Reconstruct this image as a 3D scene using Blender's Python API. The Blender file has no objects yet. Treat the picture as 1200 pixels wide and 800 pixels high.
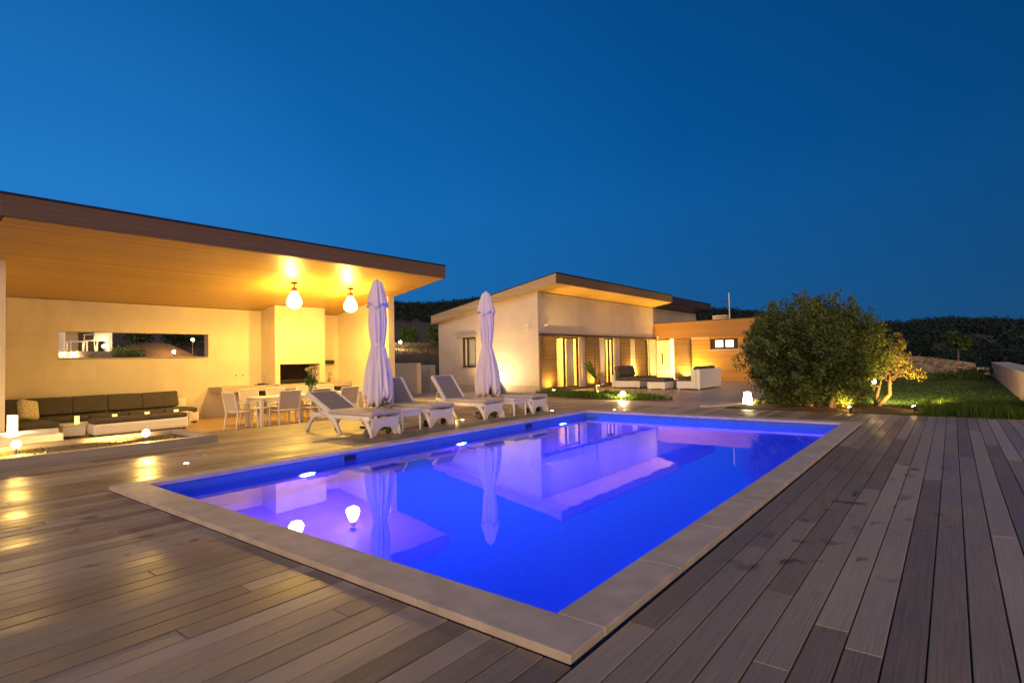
import bpy, bmesh, math, random
from mathutils import Vector, Matrix
random.seed(7)
R = math.radians
PI = math.pi
scn = bpy.context.scene
COL = scn.collection

# ------------------------------------------------------------------ helpers
class MB:
    """collects shapes; build() links them as ONE mesh object"""
    def __init__(s):
        s.bm = bmesh.new()
    def box(s, x0, x1, y0, y1, z0, z1, mtx=None):
        c = [(x0, y0, z0), (x1, y0, z0), (x1, y1, z0), (x0, y1, z0), (x0, y0, z1), (x1, y0, z1), (x1, y1, z1), (x0, y1, z1)]
        v = [s.bm.verts.new(mtx @ Vector(p) if mtx else p) for p in c]
        fs = [(3, 2, 1, 0), (4, 5, 6, 7), (0, 1, 5, 4), (1, 2, 6, 5), (2, 3, 7, 6), (3, 0, 4, 7)]
        return [s.bm.faces.new([v[i] for i in f]) for f in fs]
    def poly(s, pts):
        return s.bm.faces.new([s.bm.verts.new(p) for p in pts])
    def prism(s, pts, d):
        """pts: outline in 3D, d: extrusion vector"""
        d = Vector(d)
        a = [s.bm.verts.new(p) for p in pts]
        b = [s.bm.verts.new(Vector(p) + d) for p in pts]
        n = len(pts)
        s.bm.faces.new(a); s.bm.faces.new(b[::-1])
        for i in range(n):
            s.bm.faces.new([a[i], b[i], b[(i + 1) % n], a[(i + 1) % n]])
    def tube(s, pts, rad, n=8, sx=1.0):
        pts = [Vector(p) for p in pts]
        if not hasattr(rad, '__len__'):
            rad = [rad] * len(pts)
        rings = []
        up = None
        for i, p in enumerate(pts):
            t = (pts[min(i + 1, len(pts) - 1)] - pts[max(i - 1, 0)]).normalized()
            if up is None:
                up = Vector((0, 0, 1)) if abs(t.z) < .9 else Vector((1, 0, 0))
            a = t.cross(up).normalized(); b = a.cross(t).normalized(); up = b
            rings.append([s.bm.verts.new(p + (a * math.cos(2 * PI * k / n) * sx + b * math.sin(2 * PI * k / n)) * rad[i]) for k in range(n)])
        for i in range(len(rings) - 1):
            for k in range(n):
                s.bm.faces.new([rings[i][k], rings[i][(k + 1) % n], rings[i + 1][(k + 1) % n], rings[i + 1][k]])
        s.bm.faces.new(rings[0][::-1]); s.bm.faces.new(rings[-1])
    def lathe(s, prof, c=(0, 0, 0), n=24, fn=None):
        c = Vector(c); rings = []
        for (r, z) in prof:
            ring = []
            for k in range(n):
                a = 2 * PI * k / n
                rr = r * (fn(a, z) if fn else 1)
                ring.append(s.bm.verts.new(c + Vector((rr * math.cos(a), rr * math.sin(a), z))))
            rings.append(ring)
        for i in range(len(rings) - 1):
            for k in range(n):
                s.bm.faces.new([rings[i][k], rings[i][(k + 1) % n], rings[i + 1][(k + 1) % n], rings[i + 1][k]])
        if prof[0][0] > 1e-5: s.bm.faces.new(rings[0][::-1])
        if prof[-1][0] > 1e-5: s.bm.faces.new(rings[-1])
    def cyl(s, x, y, z0, z1, r, n=16, r1=None):
        s.lathe([(r, z0), (r if r1 is None else r1, z1)], (x, y, 0), n)
    def sphere(s, c, r, n=12, sz=1.0):
        m = n // 2 + 1
        s.lathe([(max(1e-4, r * math.sin(PI * i / m)), -r * sz * math.cos(PI * i / m)) for i in range(m + 1)], c, n)
    def cells(s, u, v, holes, put):
        """rectangle u x v minus holes -> boxes through put(u0,u1,v0,v1)"""
        us = sorted(set([u[0], u[1]] + [h[0] for h in holes] + [h[1] for h in holes]))
        for a, b in zip(us, us[1:]):
            hs = sorted([(h[2], h[3]) for h in holes if h[0] <= a + 1e-6 and h[1] >= b - 1e-6])
            z = v[0]
            for h0, h1 in hs:
                if h0 > z + 1e-6: put(a, b, z, h0)
                z = max(z, h1)
            if v[1] > z + 1e-6: put(a, b, z, v[1])
    def build(s, name, mat, parent=None, bevel=0, smooth=False, seg=2, world=True):
        me = bpy.data.meshes.new(name)
        if parent is not None and world:
            bmesh.ops.translate(s.bm, verts=s.bm.verts, vec=-origin(parent))
        bmesh.ops.recalc_face_normals(s.bm, faces=s.bm.faces)
        s.bm.to_mesh(me); s.bm.free()
        me.materials.append(mat)
        if smooth:
            me.polygons.foreach_set('use_smooth', [True] * len(me.polygons))
        o = bpy.data.objects.new(name, me); COL.objects.link(o)
        if parent is not None: o.parent = parent
        if bevel:
            m = o.modifiers.new('bevel', 'BEVEL'); m.width = bevel; m.segments = seg; m.limit_method = 'ANGLE'; m.angle_limit = R(40)
        return o

def origin(o):
    v = Vector((0, 0, 0))
    while o is not None:
        v = v + o.location; o = o.parent
    return v

def tag(o, label=None, cat=None, group=None, kind=None):
    if label: o['label'] = label
    if cat: o['category'] = cat
    if group: o['group'] = group
    if kind: o['kind'] = kind
    return o

def thing(name, label, cat, loc=(0, 0, 0), rz=0, group=None):
    o = bpy.data.objects.new(name, None); COL.objects.link(o)
    o.location = loc; o.rotation_euler.z = rz; o.empty_display_size = .2
    return tag(o, label, cat, group)

def copy_tree(o, loc, rz, label):
    r = o.copy(); COL.objects.link(r); r.location = loc; r.rotation_euler.z = rz; r['label'] = label
    for ch in list(o.children):
        c = ch.copy(); COL.objects.link(c); c.parent = r
        for g in list(ch.children):
            d = g.copy(); COL.objects.link(d); d.parent = c
    return r

def raw(name, verts, faces, mat, parent=None, tones=None, smooth=False):
    me = bpy.data.meshes.new(name); me.from_pydata(verts, [], faces); me.materials.append(mat)
    if tones is not None:
        a = me.attributes.new('tone', 'FLOAT', 'FACE'); a.data.foreach_set('value', tones)
    if smooth: me.polygons.foreach_set('use_smooth', [True] * len(me.polygons))
    o = bpy.data.objects.new(name, me); COL.objects.link(o)
    if parent is not None: o.parent = parent
    return o

# ------------------------------------------------------------------ materials
def nodes(name):
    m = bpy.data.materials.new(name); m.use_nodes = True
    nt = m.node_tree
    return m, nt, nt.nodes['Principled BSDF']

def N(nt, t, **kw):
    n = nt.nodes.new(t)
    for k, v in kw.items():
        if k.startswith('i_'): n.inputs[k[2:].replace('_', ' ')].default_value = v
        else: setattr(n, k, v)
    return n

def mix(nt, fac, a, b, mode='MIX'):
    n = nt.nodes.new('ShaderNodeMix'); n.data_type = 'RGBA'; n.blend_type = mode
    for sock, val in ((n.inputs[0], fac), (n.inputs[6], a), (n.inputs[7], b)):
        if hasattr(val, 'links') or isinstance(val, bpy.types.NodeSocket): nt.links.new(val, sock)
        else: sock.default_value = val if not isinstance(val, tuple) else (*val[:3], 1)
    return n.outputs[2]

def coords(nt, scale=(1, 1, 1)):
    tc = nt.nodes.new('ShaderNodeTexCoord'); mp = nt.nodes.new('ShaderNodeMapping')
    mp.inputs['Scale'].default_value = scale
    nt.links.new(tc.outputs['Object'], mp.inputs[0])
    return mp.outputs[0]

def ramp(nt, fac, stops):
    r = nt.nodes.new('ShaderNodeValToRGB')
    e = r.color_ramp.elements
    while len(e) < len(stops): e.new(.5)
    for el, (p, c) in zip(e, stops):
        el.position = p; el.color = (*c, 1) if len(c) == 3 else c
    nt.links.new(fac, r.inputs[0])
    return r.outputs[0]

def M(name, col, rough=.5, var=.15, scale=(4, 4, 4), bump=0., bscale=60, metal=0, col2=None, spec=.5, detail=6):
    m, nt, p = nodes(name)
    nz = N(nt, 'ShaderNodeTexNoise'); nz.inputs['Scale'].default_value = 1; nz.inputs['Detail'].default_value = detail
    nt.links.new(coords(nt, scale), nz.inputs['Vector'])
    c2 = col2 or tuple(c * (1 - var) for c in col)
    nt.links.new(ramp(nt, nz.outputs['Fac'], [(.3, c2), (.7, col)]), p.inputs['Base Color'])
    p.inputs['Roughness'].default_value = rough; p.inputs['Metallic'].default_value = metal
    p.inputs['Specular IOR Level'].default_value = spec
    if bump:
        nb = N(nt, 'ShaderNodeTexNoise'); nb.inputs['Scale'].default_value = bscale; nb.inputs['Detail'].default_value = 4
        nt.links.new(coords(nt), nb.inputs['Vector'])
        b = N(nt, 'ShaderNodeBump'); b.inputs['Strength'].default_value = bump; b.inputs['Distance'].default_value = .01
        nt.links.new(nb.outputs['Fac'], b.inputs['Height']); nt.links.new(b.outputs[0], p.inputs['Normal'])
    return m

def emis(name, col, strength):
    m, nt, p = nodes(name)
    p.inputs['Base Color'].default_value = (.8, .8, .8, 1)
    p.inputs['Emission Color'].default_value = (*col, 1); p.inputs['Emission Strength'].default_value = strength
    return m

def boards(name, axis, pitch, cols, rough=.5, grain=(40, 1.5, 40), groove=.06, bump=.35):
    """wood made of strips; axis = object axis across the strips"""
    m, nt, p = nodes(name)
    tc = nt.nodes.new('ShaderNodeTexCoord'); sp = nt.nodes.new('ShaderNodeSeparateXYZ')
    nt.links.new(tc.outputs['Object'], sp.inputs[0])
    d = N(nt, 'ShaderNodeMath', operation='DIVIDE'); d.inputs[1].default_value = pitch
    nt.links.new(sp.outputs[axis], d.inputs[0])
    fl = N(nt, 'ShaderNodeMath', operation='FLOOR'); nt.links.new(d.outputs[0], fl.inputs[0])
    fr = N(nt, 'ShaderNodeMath', operation='FRACT'); nt.links.new(d.outputs[0], fr.inputs[0])
    wn = N(nt, 'ShaderNodeTexWhiteNoise', noise_dimensions='1D'); nt.links.new(fl.outputs[0], wn.inputs['W'])
    nz = N(nt, 'ShaderNodeTexNoise'); nz.inputs['Scale'].default_value = 1; nz.inputs['Detail'].default_value = 5
    nt.links.new(coords(nt, grain), nz.inputs['Vector'])
    ad = N(nt, 'ShaderNodeMath', operation='MULTIPLY_ADD'); ad.inputs[1].default_value = .5
    nt.links.new(wn.outputs['Value'], ad.inputs[0]); 
    ml = N(nt, 'ShaderNodeMath', operation='MULTIPLY'); ml.inputs[1].default_value = .55
    nt.links.new(nz.outputs['Fac'], ml.inputs[0]); nt.links.new(ml.outputs[0], ad.inputs[2])
    c = ramp(nt, ad.outputs[0], [(.15, cols[0]), (.85, cols[1])])
    g = N(nt, 'ShaderNodeMath', operation='GREATER_THAN'); g.inputs[1].default_value = groove; nt.links.new(fr.outputs[0], g.inputs[0])
    nt.links.new(mix(nt, g.outputs[0], tuple(x * .25 for x in cols[0]), c), p.inputs['Base Color'])
    b = N(nt, 'ShaderNodeBump'); b.inputs['Strength'].default_value = bump; b.inputs['Distance'].default_value = .01
    nt.links.new(g.outputs[0], b.inputs['Height']); nt.links.new(b.outputs[0], p.inputs['Normal'])
    p.inputs['Roughness'].default_value = rough
    return m

def leafmat(name, stops, rough=.55, trans=.25):
    m, nt, p = nodes(name)
    at = N(nt, 'ShaderNodeAttribute', attribute_name='tone')
    c = ramp(nt, at.outputs['Fac'], stops)
    nt.links.new(c, p.inputs['Base Color']); p.inputs['Roughness'].default_value = rough
    p.inputs['Specular IOR Level'].default_value = .3
    t = N(nt, 'ShaderNodeBsdfTranslucent'); nt.links.new(c, t.inputs['Color'])
    mx = N(nt, 'ShaderNodeMixShader'); mx.inputs[0].default_value = trans
    nt.links.new(p.outputs[0], mx.inputs[1]); nt.links.new(t.outputs[0], mx.inputs[2])
    nt.links.new(mx.outputs[0], nt.nodes['Material Output'].inputs['Surface'])
    return m

def deck_mat():
    m, nt, p = nodes('weathered_deck_wood')
    at = N(nt, 'ShaderNodeAttribute', attribute_name='tone')
    nz = N(nt, 'ShaderNodeTexNoise'); nz.inputs['Scale'].default_value = 1; nz.inputs['Detail'].default_value = 7; nz.inputs['Roughness'].default_value = .62
    nt.links.new(coords(nt, (70, 2.2, 20)), nz.inputs['Vector'])
    big = N(nt, 'ShaderNodeTexNoise'); big.inputs['Scale'].default_value = 1; big.inputs['Detail'].default_value = 4
    nt.links.new(coords(nt, (1.6, .6, 1)), big.inputs['Vector'])
    a = N(nt, 'ShaderNodeMath', operation='MULTIPLY_ADD'); a.inputs[1].default_value = .42
    nt.links.new(nz.outputs['Fac'], a.inputs[0]); 
    tm = N(nt, 'ShaderNodeMath', operation='MULTIPLY'); tm.inputs[1].default_value = .40; nt.links.new(at.outputs['Fac'], tm.inputs[0])
    nt.links.new(tm.outputs[0], a.inputs[2])
    b_ = N(nt, 'ShaderNodeMath', operation='MULTIPLY_ADD'); b_.inputs[1].default_value = .3
    nt.links.new(big.outputs['Fac'], b_.inputs[0]); nt.links.new(a.outputs[0], b_.inputs[2])
    c = ramp(nt, b_.outputs[0], [(.16, (.09, .066, .048)), (.46, (.235, .193, .143)), (.82, (.425, .37, .295))])
    # footprints and drips of pool water, each with a shape of its own
    tc = nt.nodes.new('ShaderNodeTexCoord')
    wet = None
    for (cx, cy, r) in ((-1.0, 6.2, 1.15), (-.75, 8.4, 1.0), (-5.2, 1.75, .75), (-6.6, 1.6, .7), (-.9, 4.4, .7)):
        dv = N(nt, 'ShaderNodeVectorMath', operation='DISTANCE'); dv.inputs[1].default_value = (cx, cy, 0)
        nt.links.new(tc.outputs['Object'], dv.inputs[0])
        mr = N(nt, 'ShaderNodeMapRange'); mr.inputs['From Min'].default_value = r * .5; mr.inputs['From Max'].default_value = r
        mr.inputs['To Min'].default_value = 1; mr.inputs['To Max'].default_value = 0
        nt.links.new(dv.outputs['Value'], mr.inputs['Value'])
        if wet is None: wet = mr.outputs[0]
        else:
            mx = N(nt, 'ShaderNodeMath', operation='MAXIMUM'); nt.links.new(wet, mx.inputs[0]); nt.links.new(mr.outputs[0], mx.inputs[1]); wet = mx.outputs[0]
    sn = N(nt, 'ShaderNodeTexNoise'); sn.inputs['Scale'].default_value = 1; sn.inputs['Detail'].default_value = 2
    nt.links.new(coords(nt, (5.5, 3.6, 1)), sn.inputs['Vector'])
    mr2 = N(nt, 'ShaderNodeMapRange'); mr2.inputs['From Min'].default_value = .60; mr2.inputs['From Max'].default_value = .67; mr2.inputs['To Max'].default_value = .7
    nt.links.new(sn.outputs['Fac'], mr2.inputs['Value'])
    wm = N(nt, 'ShaderNodeMath', operation='MULTIPLY'); nt.links.new(wet, wm.inputs[0]); nt.links.new(mr2.outputs[0], wm.inputs[1])
    nt.links.new(mix(nt, wm.outputs[0], c, (.03, .017, .01)), p.inputs['Base Color'])
    rr = N(nt, 'ShaderNodeMapRange'); rr.inputs['From Min'].default_value = .35; rr.inputs['From Max'].default_value = .7; rr.inputs['To Min'].default_value = .36; rr.inputs['To Max'].default_value = .62
    nt.links.new(big.outputs['Fac'], rr.inputs['Value'])
    rw = N(nt, 'ShaderNodeMath', operation='MULTIPLY_ADD'); rw.inputs[1].default_value = -.04
    nt.links.new(wm.outputs[0], rw.inputs[0]); nt.links.new(rr.outputs[0], rw.inputs[2]); nt.links.new(rw.outputs[0], p.inputs['Roughness'])
    p.inputs['Specular IOR Level'].default_value = .28
    wv = N(nt, 'ShaderNodeTexWave', wave_type='BANDS', bands_direction='X'); wv.inputs['Scale'].default_value = 14; wv.inputs['Distortion'].default_value = .4
    nt.links.new(coords(nt), wv.inputs['Vector'])
    hb = N(nt, 'ShaderNodeMath', operation='MULTIPLY_ADD'); hb.inputs[1].default_value = .35
    nt.links.new(wv.outputs['Fac'], hb.inputs[0]); nt.links.new(nz.outputs['Fac'], hb.inputs[2])
    b = N(nt, 'ShaderNodeBump'); b.inputs['Strength'].default_value = .35; b.inputs['Distance'].default_value = .004
    nt.links.new(hb.outputs[0], b.inputs['Height']); nt.links.new(b.outputs[0], p.inputs['Normal'])
    return m

def tile_mat(name, wall):
    m, nt, p = nodes(name)
    tc = nt.nodes.new('ShaderNodeTexCoord'); sp = nt.nodes.new('ShaderNodeSeparateXYZ'); nt.links.new(tc.outputs['Object'], sp.inputs[0])
    cb = nt.nodes.new('ShaderNodeCombineXYZ')
    if wall:
        ad = N(nt, 'ShaderNodeMath', operation='ADD'); nt.links.new(sp.outputs['X'], ad.inputs[0]); nt.links.new(sp.outputs['Y'], ad.inputs[1])
        nt.links.new(ad.outputs[0], cb.inputs['X']); nt.links.new(sp.outputs['Z'], cb.inputs['Y'])
    else:
        nt.links.new(sp.outputs['X'], cb.inputs['X']); nt.links.new(sp.outputs['Y'], cb.inputs['Y'])
    br = N(nt, 'ShaderNodeTexBrick', offset=0.0)
    for k, v in (('Scale', 1.), ('Mortar Size', .0025), ('Brick Width', .05), ('Row Height', .05), ('Bias', 0.)): br.inputs[k].default_value = v
    br.inputs['Color1'].default_value = (.055, .145, .46, 1); br.inputs['Color2'].default_value = (.065, .165, .50, 1); br.inputs['Mortar'].default_value = (.09, .19, .50, 1)
    nt.links.new(cb.outputs[0], br.inputs['Vector'])
    nt.links.new(br.outputs['Color'], p.inputs['Base Color']); p.inputs['Roughness'].default_value = .6; p.inputs['Specular IOR Level'].default_value = .02
    return m

def water_mat():
    m = bpy.data.materials.new('pool_water'); m.use_nodes = True; nt = m.node_tree
    nt.nodes.remove(nt.nodes['Principled BSDF'])
    nz = N(nt, 'ShaderNodeTexNoise'); nz.inputs['Scale'].default_value = 1; nz.inputs['Detail'].default_value = 2
    nt.links.new(coords(nt, (2.2, 2.2, 1)), nz.inputs['Vector'])
    b = N(nt, 'ShaderNodeBump'); b.inputs['Strength'].default_value = .035; b.inputs['Distance'].default_value = .02
    nt.links.new(nz.outputs['Fac'], b.inputs['Height'])
    g = N(nt, 'ShaderNodeBsdfGlass'); g.inputs['Roughness'].default_value = 0; g.inputs['IOR'].default_value = 1.40
    g.inputs['Color'].default_value = (.92, .96, 1, 1); nt.links.new(b.outputs[0], g.inputs['Normal'])
    nt.links.new(g.outputs[0], nt.nodes['Material Output'].inputs['Surface'])
    return m

def glass_mat(name='window_glass', tint=(.95, .97, .97)):
    m = bpy.data.materials.new(name); m.use_nodes = True; nt = m.node_tree
    nt.nodes.remove(nt.nodes['Principled BSDF'])
    fr = N(nt, 'ShaderNodeFresnel'); fr.inputs['IOR'].default_value = 1.45
    tr = N(nt, 'ShaderNodeBsdfTransparent'); tr.inputs['Color'].default_value = (*tint, 1)
    gl = N(nt, 'ShaderNodeBsdfGlossy'); gl.inputs['Roughness'].default_value = .01
    mx = N(nt, 'ShaderNodeMixShader')
    ge = N(nt, 'ShaderNodeNewGeometry'); fb = N(nt, 'ShaderNodeMath', operation='MULTIPLY_ADD'); fb.inputs[1].default_value = -1; fb.inputs[2].default_value = 1
    nt.links.new(ge.outputs['Backfacing'], fb.inputs[0])
    ff = N(nt, 'ShaderNodeMath', operation='MULTIPLY'); nt.links.new(fb.outputs[0], ff.inputs[0]); nt.links.new(fr.outputs[0], ff.inputs[1])
    nt.links.new(ff.outputs[0], mx.inputs[0]); nt.links.new(tr.outputs[0], mx.inputs[1]); nt.links.new(gl.outputs[0], mx.inputs[2])
    nt.links.new(mx.outputs[0], nt.nodes['Material Output'].inputs['Surface'])
    return m

WARM = (1.0, .58, .12)
WARM2 = (1.0, .66, .28)
def render_wall(name, col):
    m, nt, p = nodes(name)
    tc = nt.nodes.new('ShaderNodeTexCoord'); sp = nt.nodes.new('ShaderNodeSeparateXYZ'); nt.links.new(tc.outputs['Object'], sp.inputs[0])
    ad = N(nt, 'ShaderNodeMath', operation='ADD'); nt.links.new(sp.outputs['X'], ad.inputs[0]); nt.links.new(sp.outputs['Y'], ad.inputs[1])
    cb = nt.nodes.new('ShaderNodeCombineXYZ'); nt.links.new(ad.outputs[0], cb.inputs['X']); nt.links.new(sp.outputs['Z'], cb.inputs['Y'])
    br = N(nt, 'ShaderNodeTexBrick', offset=0.5)
    for k, v in (('Scale', 1.), ('Mortar Size', .006), ('Mortar Smooth', .6), ('Brick Width', 1.15), ('Row Height', .46), ('Bias', 0.)): br.inputs[k].default_value = v
    br.inputs['Color1'].default_value = (.93, .93, .93, 1); br.inputs['Color2'].default_value = (1, 1, 1, 1); br.inputs['Mortar'].default_value = (.86, .85, .84, 1)
    nt.links.new(cb.outputs[0], br.inputs['Vector'])
    n1 = N(nt, 'ShaderNodeTexNoise'); n1.inputs['Scale'].default_value = 1; n1.inputs['Detail'].default_value = 8; n1.inputs['Roughness'].default_value = .65
    nt.links.new(coords(nt, (1.1, 1.1, .7)), n1.inputs['Vector'])
    c1 = ramp(nt, n1.outputs['Fac'], [(.3, tuple(c * .84 for c in col)), (.68, col)])
    nt.links.new(mix(nt, 1., c1, br.outputs['Color'], 'MULTIPLY'), p.inputs['Base Color'])
    p.inputs['Roughness'].default_value = .85
    nb = N(nt, 'ShaderNodeTexNoise'); nb.inputs['Scale'].default_value = 45; nb.inputs['Detail'].default_value = 6
    nt.links.new(coords(nt), nb.inputs['Vector'])
    b = N(nt, 'ShaderNodeBump'); b.inputs['Strength'].default_value = .3; b.inputs['Distance'].default_value = .01
    nt.links.new(nb.outputs['Fac'], b.inputs['Height']); nt.links.new(b.outputs[0], p.inputs['Normal'])
    return m
plaster = render_wall('cream_plaster', (.74, .65, .48))
plaster_house = render_wall('pale_plaster', (.60, .525, .46))
plaster_grey = M('grey_plaster', (.36, .34, .33), .8, .15, (1.5, 1.5, 1.5), .25, 40)
concrete = M('concrete', (.44, .39, .34), .75, .2, (2, 2, 2), .3, 50)
stone_cap = M('sandstone', (.57, .51, .43), .65, .3, (5, 5, 5), .45, 90, detail=12)
dark_metal = M('dark_metal', (.035, .03, .028), .4, .2)
dark_brown = M('dark_brown_frame', (.05, .032, .02), .45, .2)
white_metal = M('white_lacquer', (.78, .76, .72), .35, .05)
white_plastic = M('white_woven_plastic', (.80, .79, .78), .45, .1, (25, 25, 25), .3, 120)
sling = M('beige_sling_fabric', (.54, .49, .44), .8, .12, (90, 90, 90), .15, 200)
sling_grey = M('grey_mesh_fabric', (.25, .23, .25), .85, .12, (90, 90, 90), .15, 200)
cushion_dark = M('charcoal_cushion', (.085, .075, .06), .9, .25, (8, 8, 8), .3, 90)
cushion_pat = M('patterned_cushion', (.72, .64, .45), .85, .5, (26, 26, 26), .2, 90, col2=(.38, .3, .16))
umbrella_cloth = M('white_canvas', (.76, .72, .82), .85, .08, (3, 3, 1), .3, 30)
soffit_wood = boards('warm_soffit_boards', 'X', .12, ((.52, .32, .07), (.66, .43, .105)), .42, (30, 1.2, 30), .05)
fascia_wood = boards('brown_fascia_boards', 'Z', .12, ((.14, .092, .043), (.215, .148, .075)), .55, (1.5, 1.5, 40), .04)
fascia_light = boards('ochre_fascia_boards', 'Z', .2, ((.34, .26, .15), (.44, .35, .22)), .55, (1.5, 1.5, 40), .03)
slat_wood = boards('louvre_slats', 'Z', .075, ((.17, .10, .04), (.27, .165, .065)), .5, (1.5, 1.5, 60), .2, .9)
clad_wood = boards('timber_cladding', 'Z', .11, ((.42, .22, .045), (.56, .32, .075)), .5, (1.2, 1.2, 40), .06)
clad_brown = boards('brown_timber_cladding', 'Z', .11, ((.34, .17, .045), (.44, .24, .07)), .5, (1.2, 1.2, 40), .06)
floor_wood = boards('terrace_floor_boards', 'X', .16, ((.26, .17, .09), (.38, .26, .15)), .4, (30, 1.2, 30), .05)
paving_mat = M('stone_paving', (.40, .34, .27), .42, .25, (.9, .9, 1), .15, 20)
roof_edge = M('black_roof_trim', (.02, .02, .022), .5, .1)
deck_wood = deck_mat()
tile_floor, tile_wall = tile_mat('pool_floor_mosaic', False), tile_mat('pool_wall_mosaic', True)
bark = M('olive_bark', (.17, .12, .075), .9, .5, (14, 14, 3), .9, 25)
soil = M('bark_mulch', (.16, .085, .04), .95, .65, (18, 18, 18), 1.0, 30)
lawn_mat = M('lawn_soil', (.03, .045, .012), .95, .4, (3, 3, 3), .5, 30)
earth = M('dry_earth', (.075, .06, .035), .95, .5, (.4, .4, .4), .6, 6)
stone_wall_mat = None
glass = glass_mat()
curtain = M('white_curtain', (.80, .72, .58), .85, .06, (30, 30, 1))
room_mat = M('warm_room_paint', (.74, .58, .34), .8, .08)
black = M('black_plastic', (.02, .02, .02), .4, .1)
green = M('green_stem', (.06, .12, .03), .6, .3)
olive_leaf = leafmat('olive_leaves', [(0, (.026, .046, .008)), (.55, (.095, .140, .028)), (1, (.24, .28, .08))])
olive_pale = leafmat('pale_olive_leaves', [(0, (.10, .095, .02)), (.5, (.24, .22, .05)), (1, (.40, .36, .10))])
bush_leaf = leafmat('bush_leaves', [(0, (.02, .045, .01)), (1, (.09, .16, .035))])
grass_mat = leafmat('grass_blades', [(0, (.025, .06, .006)), (.6, (.08, .16, .018)), (1, (.17, .21, .04))])
forest_mat = leafmat('haze_tinted_leaves', [(0, (.006, .017, .016)), (1, (.011, .030, .027))], .8, .1)  # blue-green cast of distant haze put into the leaf colour
petal = M('cream_petals', (.80, .74, .52), .6, .1)

def e_bulb():
    m = bpy.data.materials.new('lit_bulb_glass'); m.use_nodes = True; nt = m.node_tree
    nt.nodes.remove(nt.nodes['Principled BSDF'])
    e = N(nt, 'ShaderNodeEmission'); e.inputs['Color'].default_value = (1, .66, .24, 1); e.inputs['Strength'].default_value = 14
    t = N(nt, 'ShaderNodeBsdfTransparent'); a = N(nt, 'ShaderNodeAddShader')
    nt.links.new(e.outputs[0], a.inputs[0]); nt.links.new(t.outputs[0], a.inputs[1])
    nt.links.new(a.outputs[0], nt.nodes['Material Output'].inputs['Surface'])
    return m
bulb_mat = e_bulb()
lamp_mat = emis('lit_lamp_glass', (1, .66, .24), 130)
spot_mat = emis('lit_spot_lens', (1, .58, .13), 160)
candle_mat = emis('lit_candle_glass', (1, .55, .08), 3.0)
lantern_mat = emis('lit_lantern', (1, .74, .36), 22)
deckled_mat = emis('lit_deck_light', (1, .70, .30), 35)
pool_lens = emis('lit_pool_lens', (.85, .32, 1), 14)
pane_mat = emis('lit_pane', (1, .74, .38), 2.6)

def light(name, kind, loc, energy, color=WARM, size=.05, target=None, spot=60, blend=.4):
    l = bpy.data.lights.new(name, kind); l.energy = energy * (3.1 if kind == 'SPOT' else .85 if kind == 'AREA' else 1); l.color = color
    if kind == 'AREA':
        l.size = size; l.spread = R(160)
    else: l.shadow_soft_size = size
    if kind == 'SPOT': l.spot_size = R(spot); l.spot_blend = blend
    o = bpy.data.objects.new(name, l); COL.objects.link(o); o.location = loc
    if target is not None:
        o.rotation_euler = (Vector(target) - Vector(loc)).to_track_quat('-Z', 'Y').to_euler()
    return o

# ------------------------------------------------------------------ camera
H = 1.45
f_px, yaw, pitch, roll = 655.272, -0.666403, 0.0312368, -0.0207368
fw = Vector((math.sin(yaw) * math.cos(pitch), math.cos(yaw) * math.cos(pitch), math.sin(pitch)))
rt = Vector((math.cos(yaw), -math.sin(yaw), 0)); up = rt.cross(fw)
r2 = rt * math.cos(roll) + up * math.sin(roll); u2 = -rt * math.sin(roll) + up * math.cos(roll)
cam = bpy.data.cameras.new('camera'); co = bpy.data.objects.new('camera', cam); COL.objects.link(co)
mw = Matrix.Identity(4)
for i in range(3):
    mw[i][0], mw[i][1], mw[i][2] = r2[i], u2[i], -fw[i]
mw.translation = Vector((0, 0, H)); co.matrix_world = mw
cam.sensor_fit = 'HORIZONTAL'; cam.sensor_width = 36; cam.lens = f_px / 1200 * 36; cam.clip_end = 5000; cam.clip_start = .05
scn.camera = co

# ------------------------------------------------------------------ world, afterglow
w = bpy.data.worlds.new('World'); scn.world = w; w.use_nodes = True
nt = w.node_tree; bg = nt.nodes['Background']
SUN_EL, SUN_AZ = R(9), R(150)          # compass angle of the warm afterglow behind the camera
sky = nt.nodes.new('ShaderNodeTexSky'); sky.sky_type = 'NISHITA'; sky.sun_disc = False
sky.sun_elevation = SUN_EL; sky.sun_rotation = SUN_AZ
tc = nt.nodes.new('ShaderNodeTexCoord')
def wdot(v):
    d = N(nt, 'ShaderNodeVectorMath', operation='DOT_PRODUCT'); d.inputs[1].default_value = v
    nt.links.new(tc.outputs['Generated'], d.inputs[0]); return d.outputs['Value']
west = wdot((-.98, .10, .0))
wr = ramp(nt, west, [(.0, (.0006, .042, .148)), (.42, (.0008, .061, .216)), (.80, (.003, .095, .31)), (1., (.012, .145, .42))])
elev = ramp(nt, wdot((0, 0, 1)), [(.0, (.9, .9, .9)), (.25, (1.12, 1.12, 1.12)), (.6, (.75, .8, .85)), (1., (.6, .68, .72))])
c = mix(nt, 1., wr, elev, 'MULTIPLY')
sk = mix(nt, 1., sky.outputs[0], (.0004, .0012, .003), 'MULTIPLY')
hzn = ramp(nt, wdot((0, 0, 1)), [(.0, (.006, .013, .006)), (.12, (.0035, .008, .004)), (.35, (0, 0, 0))])
tot = mix(nt, 1., mix(nt, 1., c, sk, 'ADD'), hzn, 'ADD')
nt.links.new(tot, bg.inputs['Color']); bg.inputs['Strength'].default_value = 1.0
sl = bpy.data.lights.new('afterglow_sun', 'SUN'); sl.energy = 3.2; sl.angle = R(70); sl.color = (1, .63, .34)
so = bpy.data.objects.new('afterglow_sun', sl); COL.objects.link(so)
sd = Vector((math.sin(SUN_AZ) * math.cos(SUN_EL), math.cos(SUN_AZ) * math.cos(SUN_EL), math.sin(SUN_EL)))
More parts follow.
